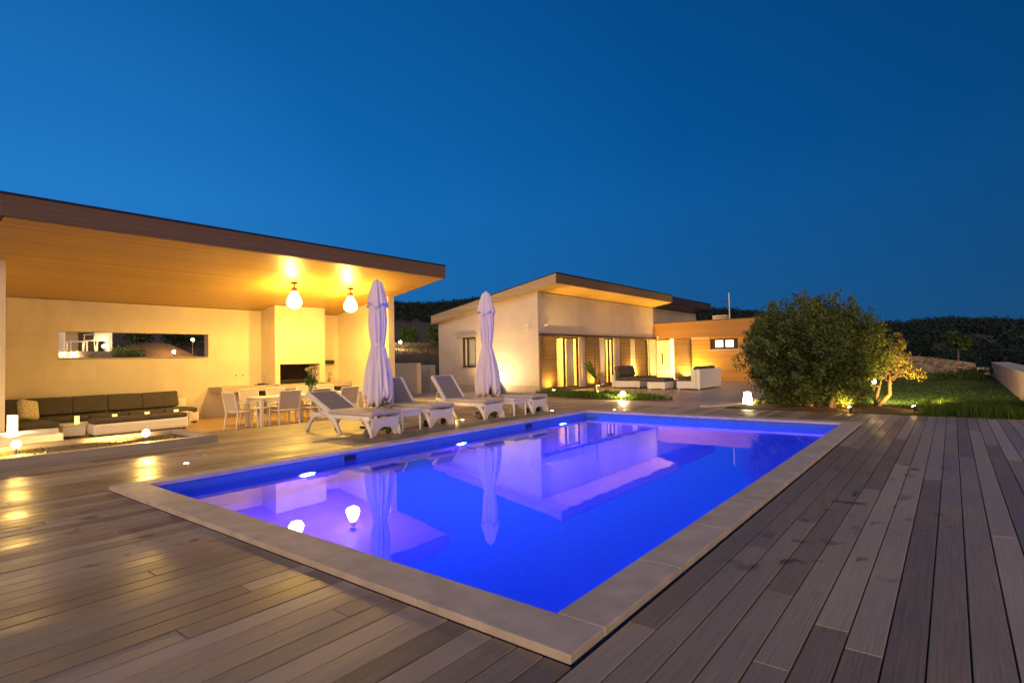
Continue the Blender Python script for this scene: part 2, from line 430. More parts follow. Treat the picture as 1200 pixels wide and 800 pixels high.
so.rotation_euler = (-sd).to_track_quat('-Z', 'Y').to_euler(); so.location = (0, -5, 8)

scn.view_settings.view_transform = 'Standard'; scn.view_settings.look = 'None'
scn.view_settings.exposure = .3; scn.view_settings.gamma = 1
scn.cycles.max_bounces = 8; scn.cycles.transparent_max_bounces = 12
scn.cycles.sample_clamp_indirect = 4
scn.cycles.use_denoising = True
scn.cycles.caustics_reflective = False; scn.cycles.caustics_refractive = True

# ------------------------------------------------------------------ pool
PX0, PX1, PY0, PY1 = -7.60, -1.765, 2.59, 12.78        # inner edges
CX0, CX1, CY0, CY1 = -7.88, -1.465, 2.26, 13.15        # coping outer edges
PD = -1.5
pool = thing('swimming_pool', 'rectangular blue lit swimming pool with pale stone coping in the wooden deck', 'swimming pool', (-4.7, 7.7, 0))
b = MB(); b.box(PX0 - .2, PX1 + .2, PY0 - .2, PY1 + .2, PD - .2, PD); b.build('pool_floor', tile_floor, pool)
b = MB()
b.box(PX0 - .2, PX0, PY0 - .2, PY1 + .2, PD, -.004); b.box(PX1, PX1 + .2, PY0 - .2, PY1 + .2, PD, -.004)
b.box(PX0, PX1, PY0 - .2, PY0, PD, -.004); b.box(PX0, PX1, PY1, PY1 + .2, PD, -.004)
b.build('pool_wall', tile_wall, pool)
b = MB()
def stones(fn, a0, a1, n):
    for i in range(n):
        fn(a0 + (a1 - a0) * i / n + .001, a0 + (a1 - a0) * (i + 1) / n - .001)
stones(lambda a, c_: b.box(a, c_, CY0, PY0, 0, .05), CX0, CX1, 6)
stones(lambda a, c_: b.box(a, c_, PY1, CY1, 0, .05), CX0, CX1, 6)
stones(lambda a, c_: b.box(CX0, PX0, a, c_, 0, .05), PY0 + .002, PY1 - .002, 10)
stones(lambda a, c_: b.box(PX1, CX1, a, c_, 0, .05), PY0 + .002, PY1 - .002, 10)
b.build('coping', stone_cap, pool, bevel=.008)
POOLBLUE = (.0, .06, 1.0)
for i, (x, y) in enumerate(((PX0, 4.65), (PX0, 7.95), (PX0, 11.55))):
    b = MB(); b.tube([(x + .002, y, -.62), (x + .03, y, -.62)], .15, 24); f = b.build('light_ring', white_plastic, pool)
    b = MB(); b.tube([(x + .031, y, -.62), (x + .042, y, -.62)], .115, 24); b.build('light_lens', pool_lens, f)
    light('pool_lamp', 'AREA', (x + .07, y, -.62), 130, (.62, .03, .9), .2, (x + .6, y, -1.3))
    light('pool_lamp', 'AREA', (x + .07, y, -.60), 600, (.0, .078, 1), .2, (x + 4, y, -1.0))
for y in (5.42, 10.2):
    b = MB(); b.box(PX0 + .001, PX0 + .012, y - .14, y + .14, -.15, .0); f = b.build('skimmer_frame', tile_wall, pool)
    b = MB(); b.box(PX0 + .0125, PX0 + .02, y - .11, y + .11, -.13, -.02); b.build('skimmer_mouth', black, f)
b = MB(); b.poly([(PX0, PY0, -.1), (PX1, PY0, -.1), (PX1, PY1, -.1), (PX0, PY1, -.1)])
tag(b.build('pool_water', water_mat()), kind='structure', label='still glowing blue water filling the swimming pool', cat='water')

# ------------------------------------------------------------------ deck, floors, ground
vs, fs, tn = [], [], []
DX0, DX1, DY0, DY1, pitch_ = -12.6, 6.0, -3.0, 15.38, .1635
def board(x0, x1, y0, y1):
    t = random.random() ** 1.1
    zt = random.uniform(-.002, .0); k = len(vs); c = .004
    vs.extend([(x0, y0, -.035), (x1, y0, -.035), (x1, y1, -.035), (x0, y1, -.035),
               (x0, y0, zt - c), (x1, y0, zt - c), (x1, y1, zt - c), (x0, y1, zt - c),
               (x0 + c, y0 + c * .5, zt), (x1 - c, y0 + c * .5, zt), (x1 - c, y1 - c * .5, zt), (x0 + c, y1 - c * .5, zt)])
    for q in ((0, 1, 5, 4), (1, 2, 6, 5), (2, 3, 7, 6), (3, 0, 4, 7), (4, 5, 9, 8), (5, 6, 10, 9), (6, 7, 11, 10), (7, 4, 8, 11), (8, 9, 10, 11)):
        fs.append(tuple(k + i for i in q)); tn.append(t)
def run(x0, x1, y0, y1):
    y = y0 - random.uniform(0, 5.5)
    while y < y1:
        e = y + random.choice((4.2, 5.4, 6.6, 7.2))
        a, bb = max(y, y0), min(e, y1)
        if bb - a > .02: board(x0, x1, a + .002, bb - .003)
        y = e
planter_hole = (-12.95, -11.08, -3.0, 4.95)
x = CX1 + .012 - pitch_ * 68
holes_ = [(CX0 - .001, CX1 + .001, CY0 - .001, CY1 + .001), planter_hole]
while x < DX1:
    a, e = x + .004, x + pitch_ - .004
    x += pitch_
    if e < DX0: continue
    a = max(a, DX0)
    if e - a < .02: continue
    cuts = [a, e]
    for h in holes_:
        for hx in (h[0], h[1]):
            if a < hx < e: cuts.append(hx)
    cuts.sort()
    for c0, c1 in zip(cuts, cuts[1:]):
        if c1 - c0 < .012: continue
        m_ = (c0 + c1) / 2
        segs = [(DY0, DY1)]
        for h in holes_:
            if h[0] < m_ < h[1]:
                ns = []
                for s0, s1 in segs:
                    if h[2] > s0: ns.append((s0, min(s1, h[2])))
                    if h[3] < s1: ns.append((max(s0, h[3]), s1))
                segs = [q for q in ns if q[1] - q[0] > .03]
        for s0, s1 in segs: run(c0, c1, s0, s1)
dk = raw('deck', vs, fs, deck_wood, tones=tn)
tag(dk, kind='structure', label='weathered brown wooden deck boards running around the pool', cat='deck')
# dark fill under the boards
b = MB()
for (x0, x1, y0, y1) in ((DX0, CX0, 4.95, DY1), (-11.08, CX0, DY0, 4.95), (CX1, DX1, DY0, DY1), (CX0, CX1, DY0, CY0), (CX0, CX1, CY1, DY1)):
    b.box(x0, x1, y0, y1, -.30, -.04)
tag(b.build('deck_base', dark_brown), kind='structure', label='dark bearers underneath the wooden deck', cat='deck base')
# lower terrace under the pavilion roof
b = MB(); b.box(-19.9, -12.605, -3, 14.6, -.5, -.30)
tag(b.build('terrace', floor_wood), kind='structure', label='lower wooden terrace floor under the pavilion roof', cat='terrace')
# paving in front of the house
b = MB()
b.box(-24, -13.9, 14.6, 19.5, -.3, -.002); b.box(-13.9, -5.0, 15.384, 31.4, -.3, -.002); b.box(-13.9, -12.605, 14.6, 15.384, -.3, -.002)
tag(b.build('patio_paving', paving_mat), kind='structure', label='smooth beige patio paving between deck and house', cat='paving')

def terrain():
    els = [(-180, 1.75), (-100, 4.35), (-62.8, 4.75), (-50.6, 5.05), (-46.4, 5.05), (-41.6, 5.45), (-36, 5.15), (-28, 4.15), (-22, 3.75), (-17.6, 3.7), (-15, 3.35), (-12.8, 2.65), (-8, 1.85), (-4.2, 1.8), (-0.8, 1.9), (4.4, 1.55), (20, 1.65), (60, 1.75), (180, 1.75)]
    def el(az):
        for (a0, e0), (a1, e1) in zip(els, els[1:]):
            if a0 <= az <= a1: 
                t = (az - a0) / (a1 - a0); t = t * t * (3 - 2 * t); return e0 + (e1 - e0) * t
        return 2.2
    rad = [46, 60, 80, 105, 135, 165, 195, 220, 240, 265, 320, 500, 1400]
    n = 240
    def h(i, az):
        r = rad[i]
        top = math.tan(R(el(az))) * 240 + 1.45
        if r <= 240:
            t = max(0, (r - 55) / 185); return -.4 + (top + .4) * (t * t * (3 - 2 * t)) 
        return top - (r - 240) * .06 if r < 500 else -20
    vs = []; fs = []
    def hole(i): return None
    for i, r in enumerate(rad):
        for k in range(n):
            az = -180 + 360 * k / n
            vs.append((r * math.sin(R(az)), r * math.cos(R(az)), h(i, az) + (0 if i < 2 else random.uniform(-.25, .25))))
    for i in range(len(rad) - 1):
        for k in range(n):
            fs.append((i * n + k, i * n + (k + 1) % n, (i + 1) * n + (k + 1) % n, (i + 1) * n + k))
    o = raw('hills', vs, fs, earth, smooth=True)
    return tag(o, kind='structure', label='dark wooded hills along the horizon', cat='hills'), h, el
hills, hill_h, hill_el = terrain()
# near ground with a hole where the pool sits
vs = []; fs = []
inner = [(-8.2, 2.2), (-1.2, 2.2), (-1.2, 13.2), (-8.2, 13.2)]
n = 96
for k in range(n):
    az = 2 * PI * k / n
    vs.append((47 * math.sin(az), 47 * math.cos(az), -.42))
def rect_pt(az):
    dx, dy = math.sin(az), math.cos(az); c0 = Vector((-4.7, 7.7))
    t = min((3.5 / abs(dx)) if abs(dx) > 1e-6 else 1e9, (5.5 / abs(dy)) if abs(dy) > 1e-6 else 1e9)
    return (c0.x + dx * t, c0.y + dy * t, -.42)
for k in range(n): vs.append(rect_pt(2 * PI * k / n))
for k in range(n): fs.append((k, (k + 1) % n, n + (k + 1) % n, n + k))
tag(raw('ground', vs, fs, earth), kind='structure', label='bare dry ground around the property', cat='ground')
# lawn and mulch
LX0, LX1 = -12.0, 1.45
def lawn_z(x, y): return -.03 + max(0, (y - 18) / 20) * .22
vs = []; fs = []
nx, ny = 14, 24
ys = [15.39 + (39 - 15.39) * j / ny for j in range(ny + 1)]; xs = [-4.99 + (LX1 + 5.0) * i / nx for i in range(nx + 1)]
for y in ys:
    for x in xs: vs.append((x, y, lawn_z(x, y)))
for j in range(ny):
    for i in range(nx):
        k = j * (nx + 1) + i; fs.append((k, k + 1, k + nx + 2, k + nx + 1))
tag(raw('lawn', vs, fs, lawn_mat), kind='structure', label='dark green lawn between olive tree and stone wall', cat='lawn')
# mulch bed: an uneven low mound
pts = []
for k in range(40):
    a = 2 * PI * k / 40
    pts.append((-2.75 + 2.3 * math.cos(a) * (1 + random.uniform(-.05, .05)), 16.62 + 1.2 * math.sin(a) * (1 + random.uniform(-.06, .06)), -.02))
vs = [(-2.75, 16.6, .07)] + [(-2.75 + (p[0] + 2.75) * .6 + random.uniform(-.08, .08), 16.6 + (p[1] - 16.6) * .6, .055 + random.uniform(-.015, .015)) for p in pts] + pts
fs = [(0, 1 + k, 1 + (k + 1) % 40) for k in range(40)] + [(1 + k, 41 + k, 41 + (k + 1) % 40, 1 + (k + 1) % 40) for k in range(40)]
tag(raw('mulch_bed', vs, fs, soil, smooth=True), kind='structure', label='brown bark mulch bed under the olive trees', cat='mulch bed')

def blades(name, spots, hmin, hmax, mat, wd=.012, label=None, cat='grass', lean=.5):
    vs, fs, tn = [], [], []
    for (x, y, z) in spots:
        h = random.uniform(hmin, hmax); a = random.uniform(0, 2 * PI); l = random.uniform(.1, lean) * h; b_ = random.uniform(0, 2 * PI)
        dx, dy = math.cos(a) * wd, math.sin(a) * wd; k = len(vs)
        vs.extend([(x - dx, y - dy, z), (x + dx, y + dy, z), (x + dx * .6 + math.cos(b_) * l * .4, y + dy * .6 + math.sin(b_) * l * .4, z + h * .6), (x - dx * .6 + math.cos(b_) * l * .4, y - dy * .6 + math.sin(b_) * l * .4, z + h * .6), (x + math.cos(b_) * l, y + math.sin(b_) * l, z + h)])
        t = min(1, max(0, random.gauss(.45, .2) + .16 * math.sin(x * 2.3 + 1.7 * math.sin(y * 1.1)) * math.sin(y * .9 + x)))
        fs.extend([(k, k + 1, k + 2, k + 3), (k + 3, k + 2, k + 4)]); tn.extend([t, t])
    o = raw(name, vs, fs, mat, tones=tn)
    if label: tag(o, label, cat, kind='stuff')
    return o
def inbed(x, y): return ((x + 2.75) / 2.25) ** 2 + ((y - 16.62) / 1.15) ** 2 < 1
sp = []
while len(sp) < 42000:
    x = random.uniform(-4.9, 1.44); y = 15.45 + (38 - 15.45) * random.random() ** 1.5
    if inbed(x, y): continue
    sp.append((x, y, lawn_z(x, y) - .005))
blades('lawn_grass', sp, .02, .055, grass_mat, .012, 'short green grass covering the lawn beyond the deck')
sp = []
for _ in range(420):
    cx = random.uniform(-.6, 1.4); cy = random.uniform(15.45, 17.6) if random.random() < .7 else random.uniform(17, 19)
    for _ in range(16): sp.append((cx + random.gauss(0, .05), max(15.42, cy + random.gauss(0, .05)), -.03))
blades('tall_grass', sp, .1, .34, grass_mat, .007, 'taller dark tufts of grass along the deck edge', 'tall grass', .8)

# ------------------------------------------------------------------ foliage helpers
def leaf_cloud(centers, n, size, spread, flat=.8, aspect=.34, rref=None):
    vs, fs, tn = [], [], []
    for (c, rr, tone) in centers:
        for _ in range(n if rref is None else max(4, int(n * min(1.4, (rr / rref) ** 2.2)))):
            d = Vector((random.gauss(0, 1), random.gauss(0, 1), random.gauss(0, 1) * flat)); d.normalize()
            p = Vector(c) + d * rr * (random.random() ** .45) * spread
            s = size * random.uniform(.6, 1.35)
            u = Vector((random.gauss(0, 1), random.gauss(0, 1), random.gauss(0, 1))).normalized() + d * .6
            u.normalize(); v = u.cross(Vector((random.gauss(0, 1), random.gauss(0, 1), random.gauss(0, 1)))).normalized()
            k = len(vs)
            vs.extend([p - u * s * .5, p + v * s * aspect * .5, p + u * s * .5, p - v * s * aspect * .5])
            fs.append((k, k + 1, k + 2, k + 3)); tn.append(min(1, max(0, tone + random.gauss(0, .2))))
    return vs, fs, tn

def tree(name, label, base, centers, trunks, mat, nleaf, size, group=None, cat='tree', aspect=.34, spread=1.0, rref=None):
    t = thing(name, label, cat, base, 0, group); o = Vector(base)
    m = MB()
    for pts, rads in trunks: m.tube(pts, rads, 8)
    m.build('trunk', bark, t, smooth=True)
    vs, fs, tn = leaf_cloud([(Vector(c) - o, r, tt) for c, r, tt in centers], nleaf, size, spread, aspect=aspect, rref=rref)
    raw('crown', vs, fs, mat, t, tn)
    return t

def path(p0, p1, n=5, wob=.06):
    p0, p1 = Vector(p0), Vector(p1)
    return [p0 + (p1 - p0) * (i / n) + (Vector((random.uniform(-wob, wob), random.uniform(-wob, wob), 0)) if 0 < i < n else Vector()) for i in range(n + 1)]

# large olive
cents = []
oc = Vector((-2.88, 16.55, 1.40))
def lobes(d):
    a = math.atan2(d.y, d.x); e = math.asin(max(-1, min(1, d.z)))
    return .95 + .11 * math.sin(3 * a + 1.1) * math.cos(2 * e) + .10 * math.sin(5 * a + 3 * e + .4) + .06 * math.sin(9 * a - 4 * e)
def crown_pt(d, rr):
    q = lobes(d) * rr
    return Vector((d.x * (1.62 if d.x < 0 else 1.36) * q, d.y * 1.3 * q, d.z * (1.24 if d.z > 0 else 1.08) * q))
n_ = 0
while n_ < 400:
    d = Vector((random.gauss(0, 1), random.gauss(0, 1), random.gauss(0, 1))).normalized()
    rr = random.uniform(.12, 1) ** .42; n_ += 1
    if rr > .75 and lobes(d) < .86 and random.random() < .7: continue
    p = crown_pt(d, rr)
    if p.z < -.86 and abs(p.x - .38) < .22: continue
    cents.append((oc + p, random.uniform(.2, .42), random.uniform(.2, .5) + .15 * d.z))
for (px, pz) in ((-3.05, 2.86), (-2.3, 2.80), (-2.75, 2.66), (-4.35, 1.95), (-4.55, 1.45), (-1.6, 2.28), (-1.5, 1.9), (-4.45, 1.0), (-4.1, .62), (-2.0, 2.6), (-3.5, 2.64), (-3.9, 2.3), (-4.65, 1.2), (-2.55, 2.75)):
    for j in range(4): cents.append((Vector((px + random.uniform(-.1, .1), 16.5 + random.uniform(-.4, .4), pz - .04 + .09 * j)), .14 - .02 * j, .55))
for _ in range(80):
    cents.append((Vector((random.uniform(-4.1, -1.75), random.uniform(15.85, 16.6), random.uniform(.32, .8))), random.uniform(.16, .26), random.uniform(.3, .6)))
for _ in range(130):
    d = Vector((random.gauss(0, 1), random.gauss(0, .6) - .4, random.gauss(.25, .8))).normalized()
    p = oc + crown_pt(d, 1.02)
    if p.z < .45: continue
    dd = (d + Vector((0, 0, .7))).normalized()
    for j in range(4): cents.append((p + dd * (.08 * j), .15 - .025 * j, .5 + random.uniform(-.1, .3)))
trk = []
for (x, y, tx, ty, tz, r) in ((-2.50, 16.05, -2.35, 16.3, 1.5, .075), (-2.42, 16.1, -2.05, 16.5, 1.7, .06), (-2.95, 16.2, -3.3, 16.3, 1.3, .05), (-2.85, 16.25, -2.75, 16.6, 1.6, .055), (-3.05, 16.3, -3.8, 16.6, 1.4, .045), (-2.62, 16.35, -2.9, 16.9, 1.8, .05), (-2.25, 16.3, -1.6, 16.6, 1.2, .04)):
    trk.append((path((x, y, -.02), (tx, ty, tz)), [r * (1 - .12 * i) for i in range(6)]))
    for _ in range(3):
        e = Vector((tx, ty, tz)); trk.append((path(e - Vector((0, 0, .5)), e + Vector((random.uniform(-.7, .7), random.uniform(-.5, .5), random.uniform(.1, .6)))), [.025 - .003 * i for i in range(6)]))
tree('olive_tree', 'large bushy dark olive tree with several trunks beside the deck', (-2.6, 16.3, 0), cents, trk, olive_leaf, 300, .078, aspect=.40, spread=1.3, rref=.28)
# small bare-looking olive, uplit
cents = []
for (cx, cz, r) in ((-1.25, 1.05, .24), (-1.05, 1.2, .22), (-1.3, 1.3, .2), (-1.15, 1.42, .16), (-.95, 1.0, .2), (-.80, .88, .18), (-.70, .82, .14), (-1.4, 1.0, .18), (-1.1, .92, .2), (-1.04, 1.58, .10), (-1.45, 1.18, .14), (-.9, 1.15, .16), (-1.02, 1.68, .08), (-1.1, 1.52, .15), (-1.25, 1.45, .13), (-1.0, 1.38, .16), (-1.35, 1.1, .2), (-1.15, 1.25, .22), (-1.06, 1.8, .06)):
    for j in range(2): cents.append((Vector((cx + random.uniform(-.06, .06), 17.1 + random.uniform(-.25, .25), cz + random.uniform(-.05, .05))), r, .55))
trk = [([(-1.62, 16.9, -.02), (-1.45, 16.9, .16), (-1.28, 16.95, .36), (-1.28, 17, .62), (-1.26, 17.05, .95)], [.065, .055, .05, .045, .03]),
       ([(-1.6, 16.98, -.02), (-1.56, 17, .3), (-1.5, 17.05, .55), (-1.42, 17.1, .9)], [.045, .04, .035, .02]),
       ([(-1.5, 17, .55), (-1.66, 17, .60), (-1.76, 17, .66)], [.02, .015, .008])]
for _ in range(22): 
    trk.append((path((-1.27 + random.uniform(-.12, .1), 17.05, random.uniform(.6, .95)), (-1.1 + random.uniform(-.45, .5), 17.1 + random.uniform(-.3, .3), random.uniform(.75, 1.5))), [.014, .012, .01, .008, .006, .004]))
tree('olive_tree', 'small sparse olive tree lit yellow beside the large dark olive', (-1.5, 17, 0), cents, trk, olive_pale, 85, .07)

# low shrubs
def shrub(name, label, x, y, z, w, h, n, mat, size=.07, group=None):
    c = []
    for _ in range(n): 
        a = random.uniform(0, 2 * PI); q = random.random() ** .5
        c.append(((x + math.cos(a) * w * q, y + math.sin(a) * w * q, z + h * random.uniform(.25, .85) * (1 - .4 * q)), h * .3, random.uniform(.3, .8)))
    vs, fs, tn = leaf_cloud([(Vector(cc) - Vector((x, y, z)), r, t) for cc, r, t in c], 45, size, 1.0)
    t = thing(name, label, 'shrub', (x, y, z), 0, group)
    raw('leaves', vs, fs, mat, t, tn)
    m = MB()
    for _ in range(5): m.tube(path((x, y, z - .02), (x + random.uniform(-.5, .5) * w, y + random.uniform(-.5, .5) * w, z + h * .6), 3, .01), [.012, .01, .008, .005], 5)
    m.build('stem', bark, t)
    return t
shrub('low_shrub', 'low pale shrub glowing beside the white path lantern', -4.2, 16.95, .0, .32, .24, 14, olive_pale)
shrub('low_shrub', 'small spiky shrub lit by the garden spotlight right of the small olive', -.38, 16.75, .0, .22, .22, 8, grass_mat, .09)
shrub('low_shrub', 'low leafy shrub under the left side of the olive tree', -3.45, 16.15, .0, .3, .3, 12, olive_leaf)
shrub('low_shrub', 'low leafy shrub between the trunks of the large and small olive trees', -2.0, 16.5, .02, .3, .5, 16, olive_leaf)
shrub('low_shrub', 'low dark shrub on the lawn in front of the stone wall', .1, 31.5, .1, 1.1, .55, 24, bush_leaf, .12)
shrub('low_shrub', 'dark shrub growing at the foot of the far end of the right wall', .9, 34, .12, .6, .6, 16, bush_leaf, .12)

# ------------------------------------------------------------------ garden walls on the right
wl = thing('garden_wall', 'long low concrete wall with flat top along the right of the lawn', 'wall', (1.8, 24, -.03))
b = MB(); b.box(1.47, 2.05, 15.4, 35.5, -.4, .76); b.build('wall_body', render_wall('warm_plaster', (.56, .42, .30)), wl, bevel=.01)
b = MB(); b.box(1.45, 2.09, 15.4, 35.55, .763, .82); b.build('wall_cap', stone_cap, wl, bevel=.01)
m, nt_, p_ = nodes('rubble_stone')
vo = N(nt_, 'ShaderNodeTexVoronoi'); vo.inputs['Scale'].default_value = 6.; nt_.links.new(coords(nt_, (1, 1, 1.5)), vo.inputs['Vector'])
vd = N(nt_, 'ShaderNodeTexVoronoi', feature='DISTANCE_TO_EDGE'); vd.inputs['Scale'].default_value = 6.; nt_.links.new(coords(nt_, (1, 1, 1.5)), vd.inputs['Vector'])
sx = nt_.nodes.new('ShaderNodeSeparateColor'); nt_.links.new(vo.outputs['Color'], sx.inputs[0])
cc = ramp(nt_, sx.outputs[0], [(.0, (.10, .085, .07)), (1, (.30, .26, .22))])
ed = N(nt_, 'ShaderNodeMath', operation='GREATER_THAN'); ed.inputs[1].default_value = .04; nt_.links.new(vd.outputs['Distance'], ed.inputs[0])
nt_.links.new(mix(nt_, ed.outputs[0], (.07, .06, .05), cc), p_.inputs['Base Color']); p_.inputs['Roughness'].default_value = .9
bp = N(nt_, 'ShaderNodeBump'); bp.inputs['Distance'].default_value = .05; nt_.links.new(vd.outputs['Distance'], bp.inputs['Height']); nt_.links.new(bp.outputs[0], p_.inputs['Normal'])
rubble = m
b = MB()
b.prism([(-4.5, 38.6, -.1), (.95, 38.6, -.1), (.95, 38.6, .72), (-1.0, 38.6, 1.08), (-4.5, 38.6, 1.4)], (0, .5, 0))
tag(b.build('stone_wall', rubble, bevel=.03), 'dry stone wall sloping down behind the lawn', 'wall')
b = MB(); b.box(.97, 1.44, 36.5, 38.9, -.1, .32); b.box(.97, 1.44, 37.3, 38.9, .323, .5)
tag(b.build('garden_step', stone_cap, bevel=.01), 'pale stone steps at the end of the lawn beside the stone wall', 'steps')

# ------------------------------------------------------------------ pavilion
SL = .157
def sof(x): return 4.32 - SL * (-13.75 - x)
pav = thing('pool_pavilion', 'open fronted pool pavilion with sloping timber roof and cream walls', 'building', (-16.5, 8, -.3))
RX0 = -20.15
wY0, wY1 = 2.36, 2.78
b = MB()
def pw(u0, u1, v0, v1): b.box(-19.85, -19.55, u0, u1, v0, v1)
b.cells((wY1 + .003, 13.447), (-.30, sof(-19.85) - .003), [(4.43, 8.42, 1.71, 2.48)], pw)
bw = b.build('back_wall', plaster, pav)
b = MB()
b.box(-19.87, -19.5, 4.46, 8.39, 1.712, 1.735); b.build('window_sill', concrete, bw)
for (n_, y0, y1) in (('end_wall', wY0, wY1), ('end_wall', 13.45, 13.74)):
    b = MB(); b.prism([(-19.84, y0, -.3), (-16.4, y0, -.3), (-16.4, y0, sof(-16.4) - .003), (-19.84, y0, sof(-19.84) - .003)], (0, y1 - y0, 0)); b.build(n_, plaster, pav, bevel=.008)
# chimney breast with open fireplace
b = MB()
def pc(u0, u1, v0, v1): b.box(-18.9, -18.6, u0, u1, v0, v1)
b.cells((10.24, 12.22), (.723, sof(-18.9) - .003), [(10.42, 12.0, .723, 1.43)], pc)
b.prism([(-19.548, 10.24, .723), (-18.902, 10.24, .723), (-18.902, 10.24, sof(-18.902) - .003), (-19.548, 10.24, sof(-19.548) - .003)], (0, .17, 0))
b.prism([(-19.548, 12.05, .723), (-18.902, 12.05, .723), (-18.902, 12.05, sof(-18.902) - .003), (-19.548, 12.05, sof(-19.548) - .003)], (0, .17, 0))
ch = b.build('chimney_breast', plaster, pav)
b = MB(); b.box(-19.54, -19.4, 10.42, 12.04, .724, 1.6); b.box(-19.39, -18.91, 10.42, 12.04, 1.45, 1.6)
b.build('firebox', M('sooty_firebrick', (.055, .04, .03), .9, .5), ch)
b = MB(); b.box(-19.35, -18.75, 10.55, 11.9, .724, .75)
for i in range(7): b.box(-19.2, -18.8, 10.6 + i * .19, 10.62 + i * .19, .78, .80)
b.build('grill_grate', dark_metal, ch)
# kitchen counter along the back wall
ct = None
b = MB(); b.box(-19.548, -18.64, 8.43, 13.447, .54, .72); ct = b.build('counter_top', concrete, pav, bevel=.006)
b = MB()
for y in (9.55, 10.9, 12.2):
    b = MB(); b.box(-19.499, -18.75, y, y + .12, -.298, .538); b.build('counter_support', plaster, pav)
for y0, y1 in ((9.68, 10.89), (11.03, 12.19), (12.33, 13.4)):
    b = MB(); b.box(-19.5, -18.78, y0, y1, .30, .537); b.build('recess_shade_block', dark_brown, pav)  # dark block standing in for the shaded recess under the slab
for y in (9.32, 9.56):
    b = MB(); b.box(-19.549, -19.535, y - .055, y + .055, 1.04, 1.12); s_ = b.build('socket', white_plastic, pav, bevel=.004)
    b = MB(); b.tube([(-19.534, y, 1.08), (-19.528, y, 1.08)], .03, 12); b.build('socket_hole', dark_metal, s_)
# roof
b = MB()
b.prism([(RX0, 2.27, sof(RX0)), (-13.75, 2.27, 4.32), (-13.75, 2.27, 4.71), (RX0, 2.27, sof(RX0) + .39)], (0, 11.5, 0)); rf = b.build('roof', dark_brown, pav)
b = MB(); b.prism([(RX0, 2.3, sof(RX0) - .002), (-13.78, 2.3, sof(-13.78) - .002), (-13.78, 2.3, sof(-13.78) - .03), (RX0, 2.3, sof(RX0) - .03)], (0, 11.44, 0)); b.build('soffit', soffit_wood, rf)
b = MB(); b.box(-13.747, -13.72, 2.26, 13.78, 4.30, 4.71); b.build('fascia', fascia_wood, rf)
b = MB(); b.prism([(RX0, 13.772, sof(RX0) - .02), (-13.722, 13.772, 4.30), (-13.722, 13.772, 4.71), (RX0, 13.772, sof(RX0) + .39)], (0, .025, 0)); b.build('fascia', fascia_wood, rf)
b = MB(); b.prism([(RX0, 2.24, sof(RX0) - .02), (-13.722, 2.24, 4.30), (-13.722, 2.24, 4.71), (RX0, 2.24, sof(RX0) + .39)], (0, .025, 0)); b.build('fascia', fascia_wood, rf)
b = MB(); b.prism([(RX0, 2.22, sof(RX0) + .392), (-13.70, 2.22, 4.713), (-13.70, 2.22, 4.75), (RX0, 2.22, sof(RX0) + .43)], (0, 11.6, 0)); b.build('roof_trim', roof_edge, rf)

# pendant bulbs
def pendant(y, label, first=[None]):
    x, zc = -15.95, 3.46; zs = sof(x) - .032
    if first[0] is not None: return copy_tree(first[0], (x, y, zs), 0, label)
    t = thing('pendant_lamp', label, 'lamp', (x, y, zs), 0, 'giant bulb lamps hanging from the pavilion ceiling')
    b = MB(); b.cyl(x, y, zs - .025, zs, .10, 20); b.build('ceiling_rose', dark_metal, t)
    b = MB(); b.cyl(x, y, zs - .14, zs - .025, .022, 10); b.build('rod', M('copper', (.35, .14, .05), .35, .1, metal=.7), t)
    b = MB(); b.lathe([(.05, zs - .14), (.085, zs - .17), (.095, zs - .27)], (x, y, 0), 20); b.build('socket', M('copper_cap', (.42, .17, .06), .35, .1, metal=.5), t, smooth=True)
    b = MB(); z0 = zs - .262
    b.lathe([(.085, z0), (.10, z0 - .05), (.14, z0 - .13), (.20, z0 - .24), (.225, z0 - .33), (.21, z0 - .42), (.15, z0 - .49), (.08, z0 - .525), (.001, z0 - .54)], (x, y, 0), 28); b.build('bulb', bulb_mat, t, smooth=True)
    first[0] = t
    return t
for yb in (9.42, 11.48): light('pendant_glow', 'POINT', (-15.95, yb, 3.33), 235, (1, .56, .075), .07); light('pendant_glow', 'SPOT', (-15.95, yb, 3.33), 92, (1, .60, .105), .1, (-15.95, yb, 0), 179, .35)
pendant(9.42, 'left glowing giant bulb pendant hanging in front of the chimney breast')
pendant(11.48, 'right glowing giant bulb pendant hanging nearest the closed parasol')

# things on the counter and walls
t = thing('faucet', 'slim curved kitchen tap on the counter right of the fireplace', 'tap', (-19.2, 12.85, .72))
b = MB(); b.tube([(-19.3, 12.85, .72), (-19.3, 12.85, 1.0), (-19.24, 12.85, 1.06), (-19.14, 12.85, 1.03), (-19.12, 12.85, .95)], .016, 8); b.build('spout', M('chrome', (.6, .6, .6), .2, .05, metal=1), t, smooth=True)
b = MB(); b.cyl(-19.3, 12.85, .72, .75, .04, 12); b.tube([(-19.3, 12.85, .80), (-19.3, 12.95, .84)], .01, 6); b.build('base', dark_metal, t)
b = MB(); b.box(-19.548, -19.44, 12.78, 13.2, 1.41, 1.55); b.box(-19.438, -19.43, 12.82, 13.16, 1.43, 1.53)
tag(b.build('wall_box', black, bevel=.01), 'small black box mounted on the wall right of the chimney breast', 'wall box')
b = MB(); b.box(-19.3, -18.95, 9.85, 10.2, .722, .745); b.cyl(-19.1, 10.0, .746, .78, .13, 20)
tag(b.build('burner_plate', black, bevel=.005), 'small black burner on the counter left of the chimney breast', 'burner')

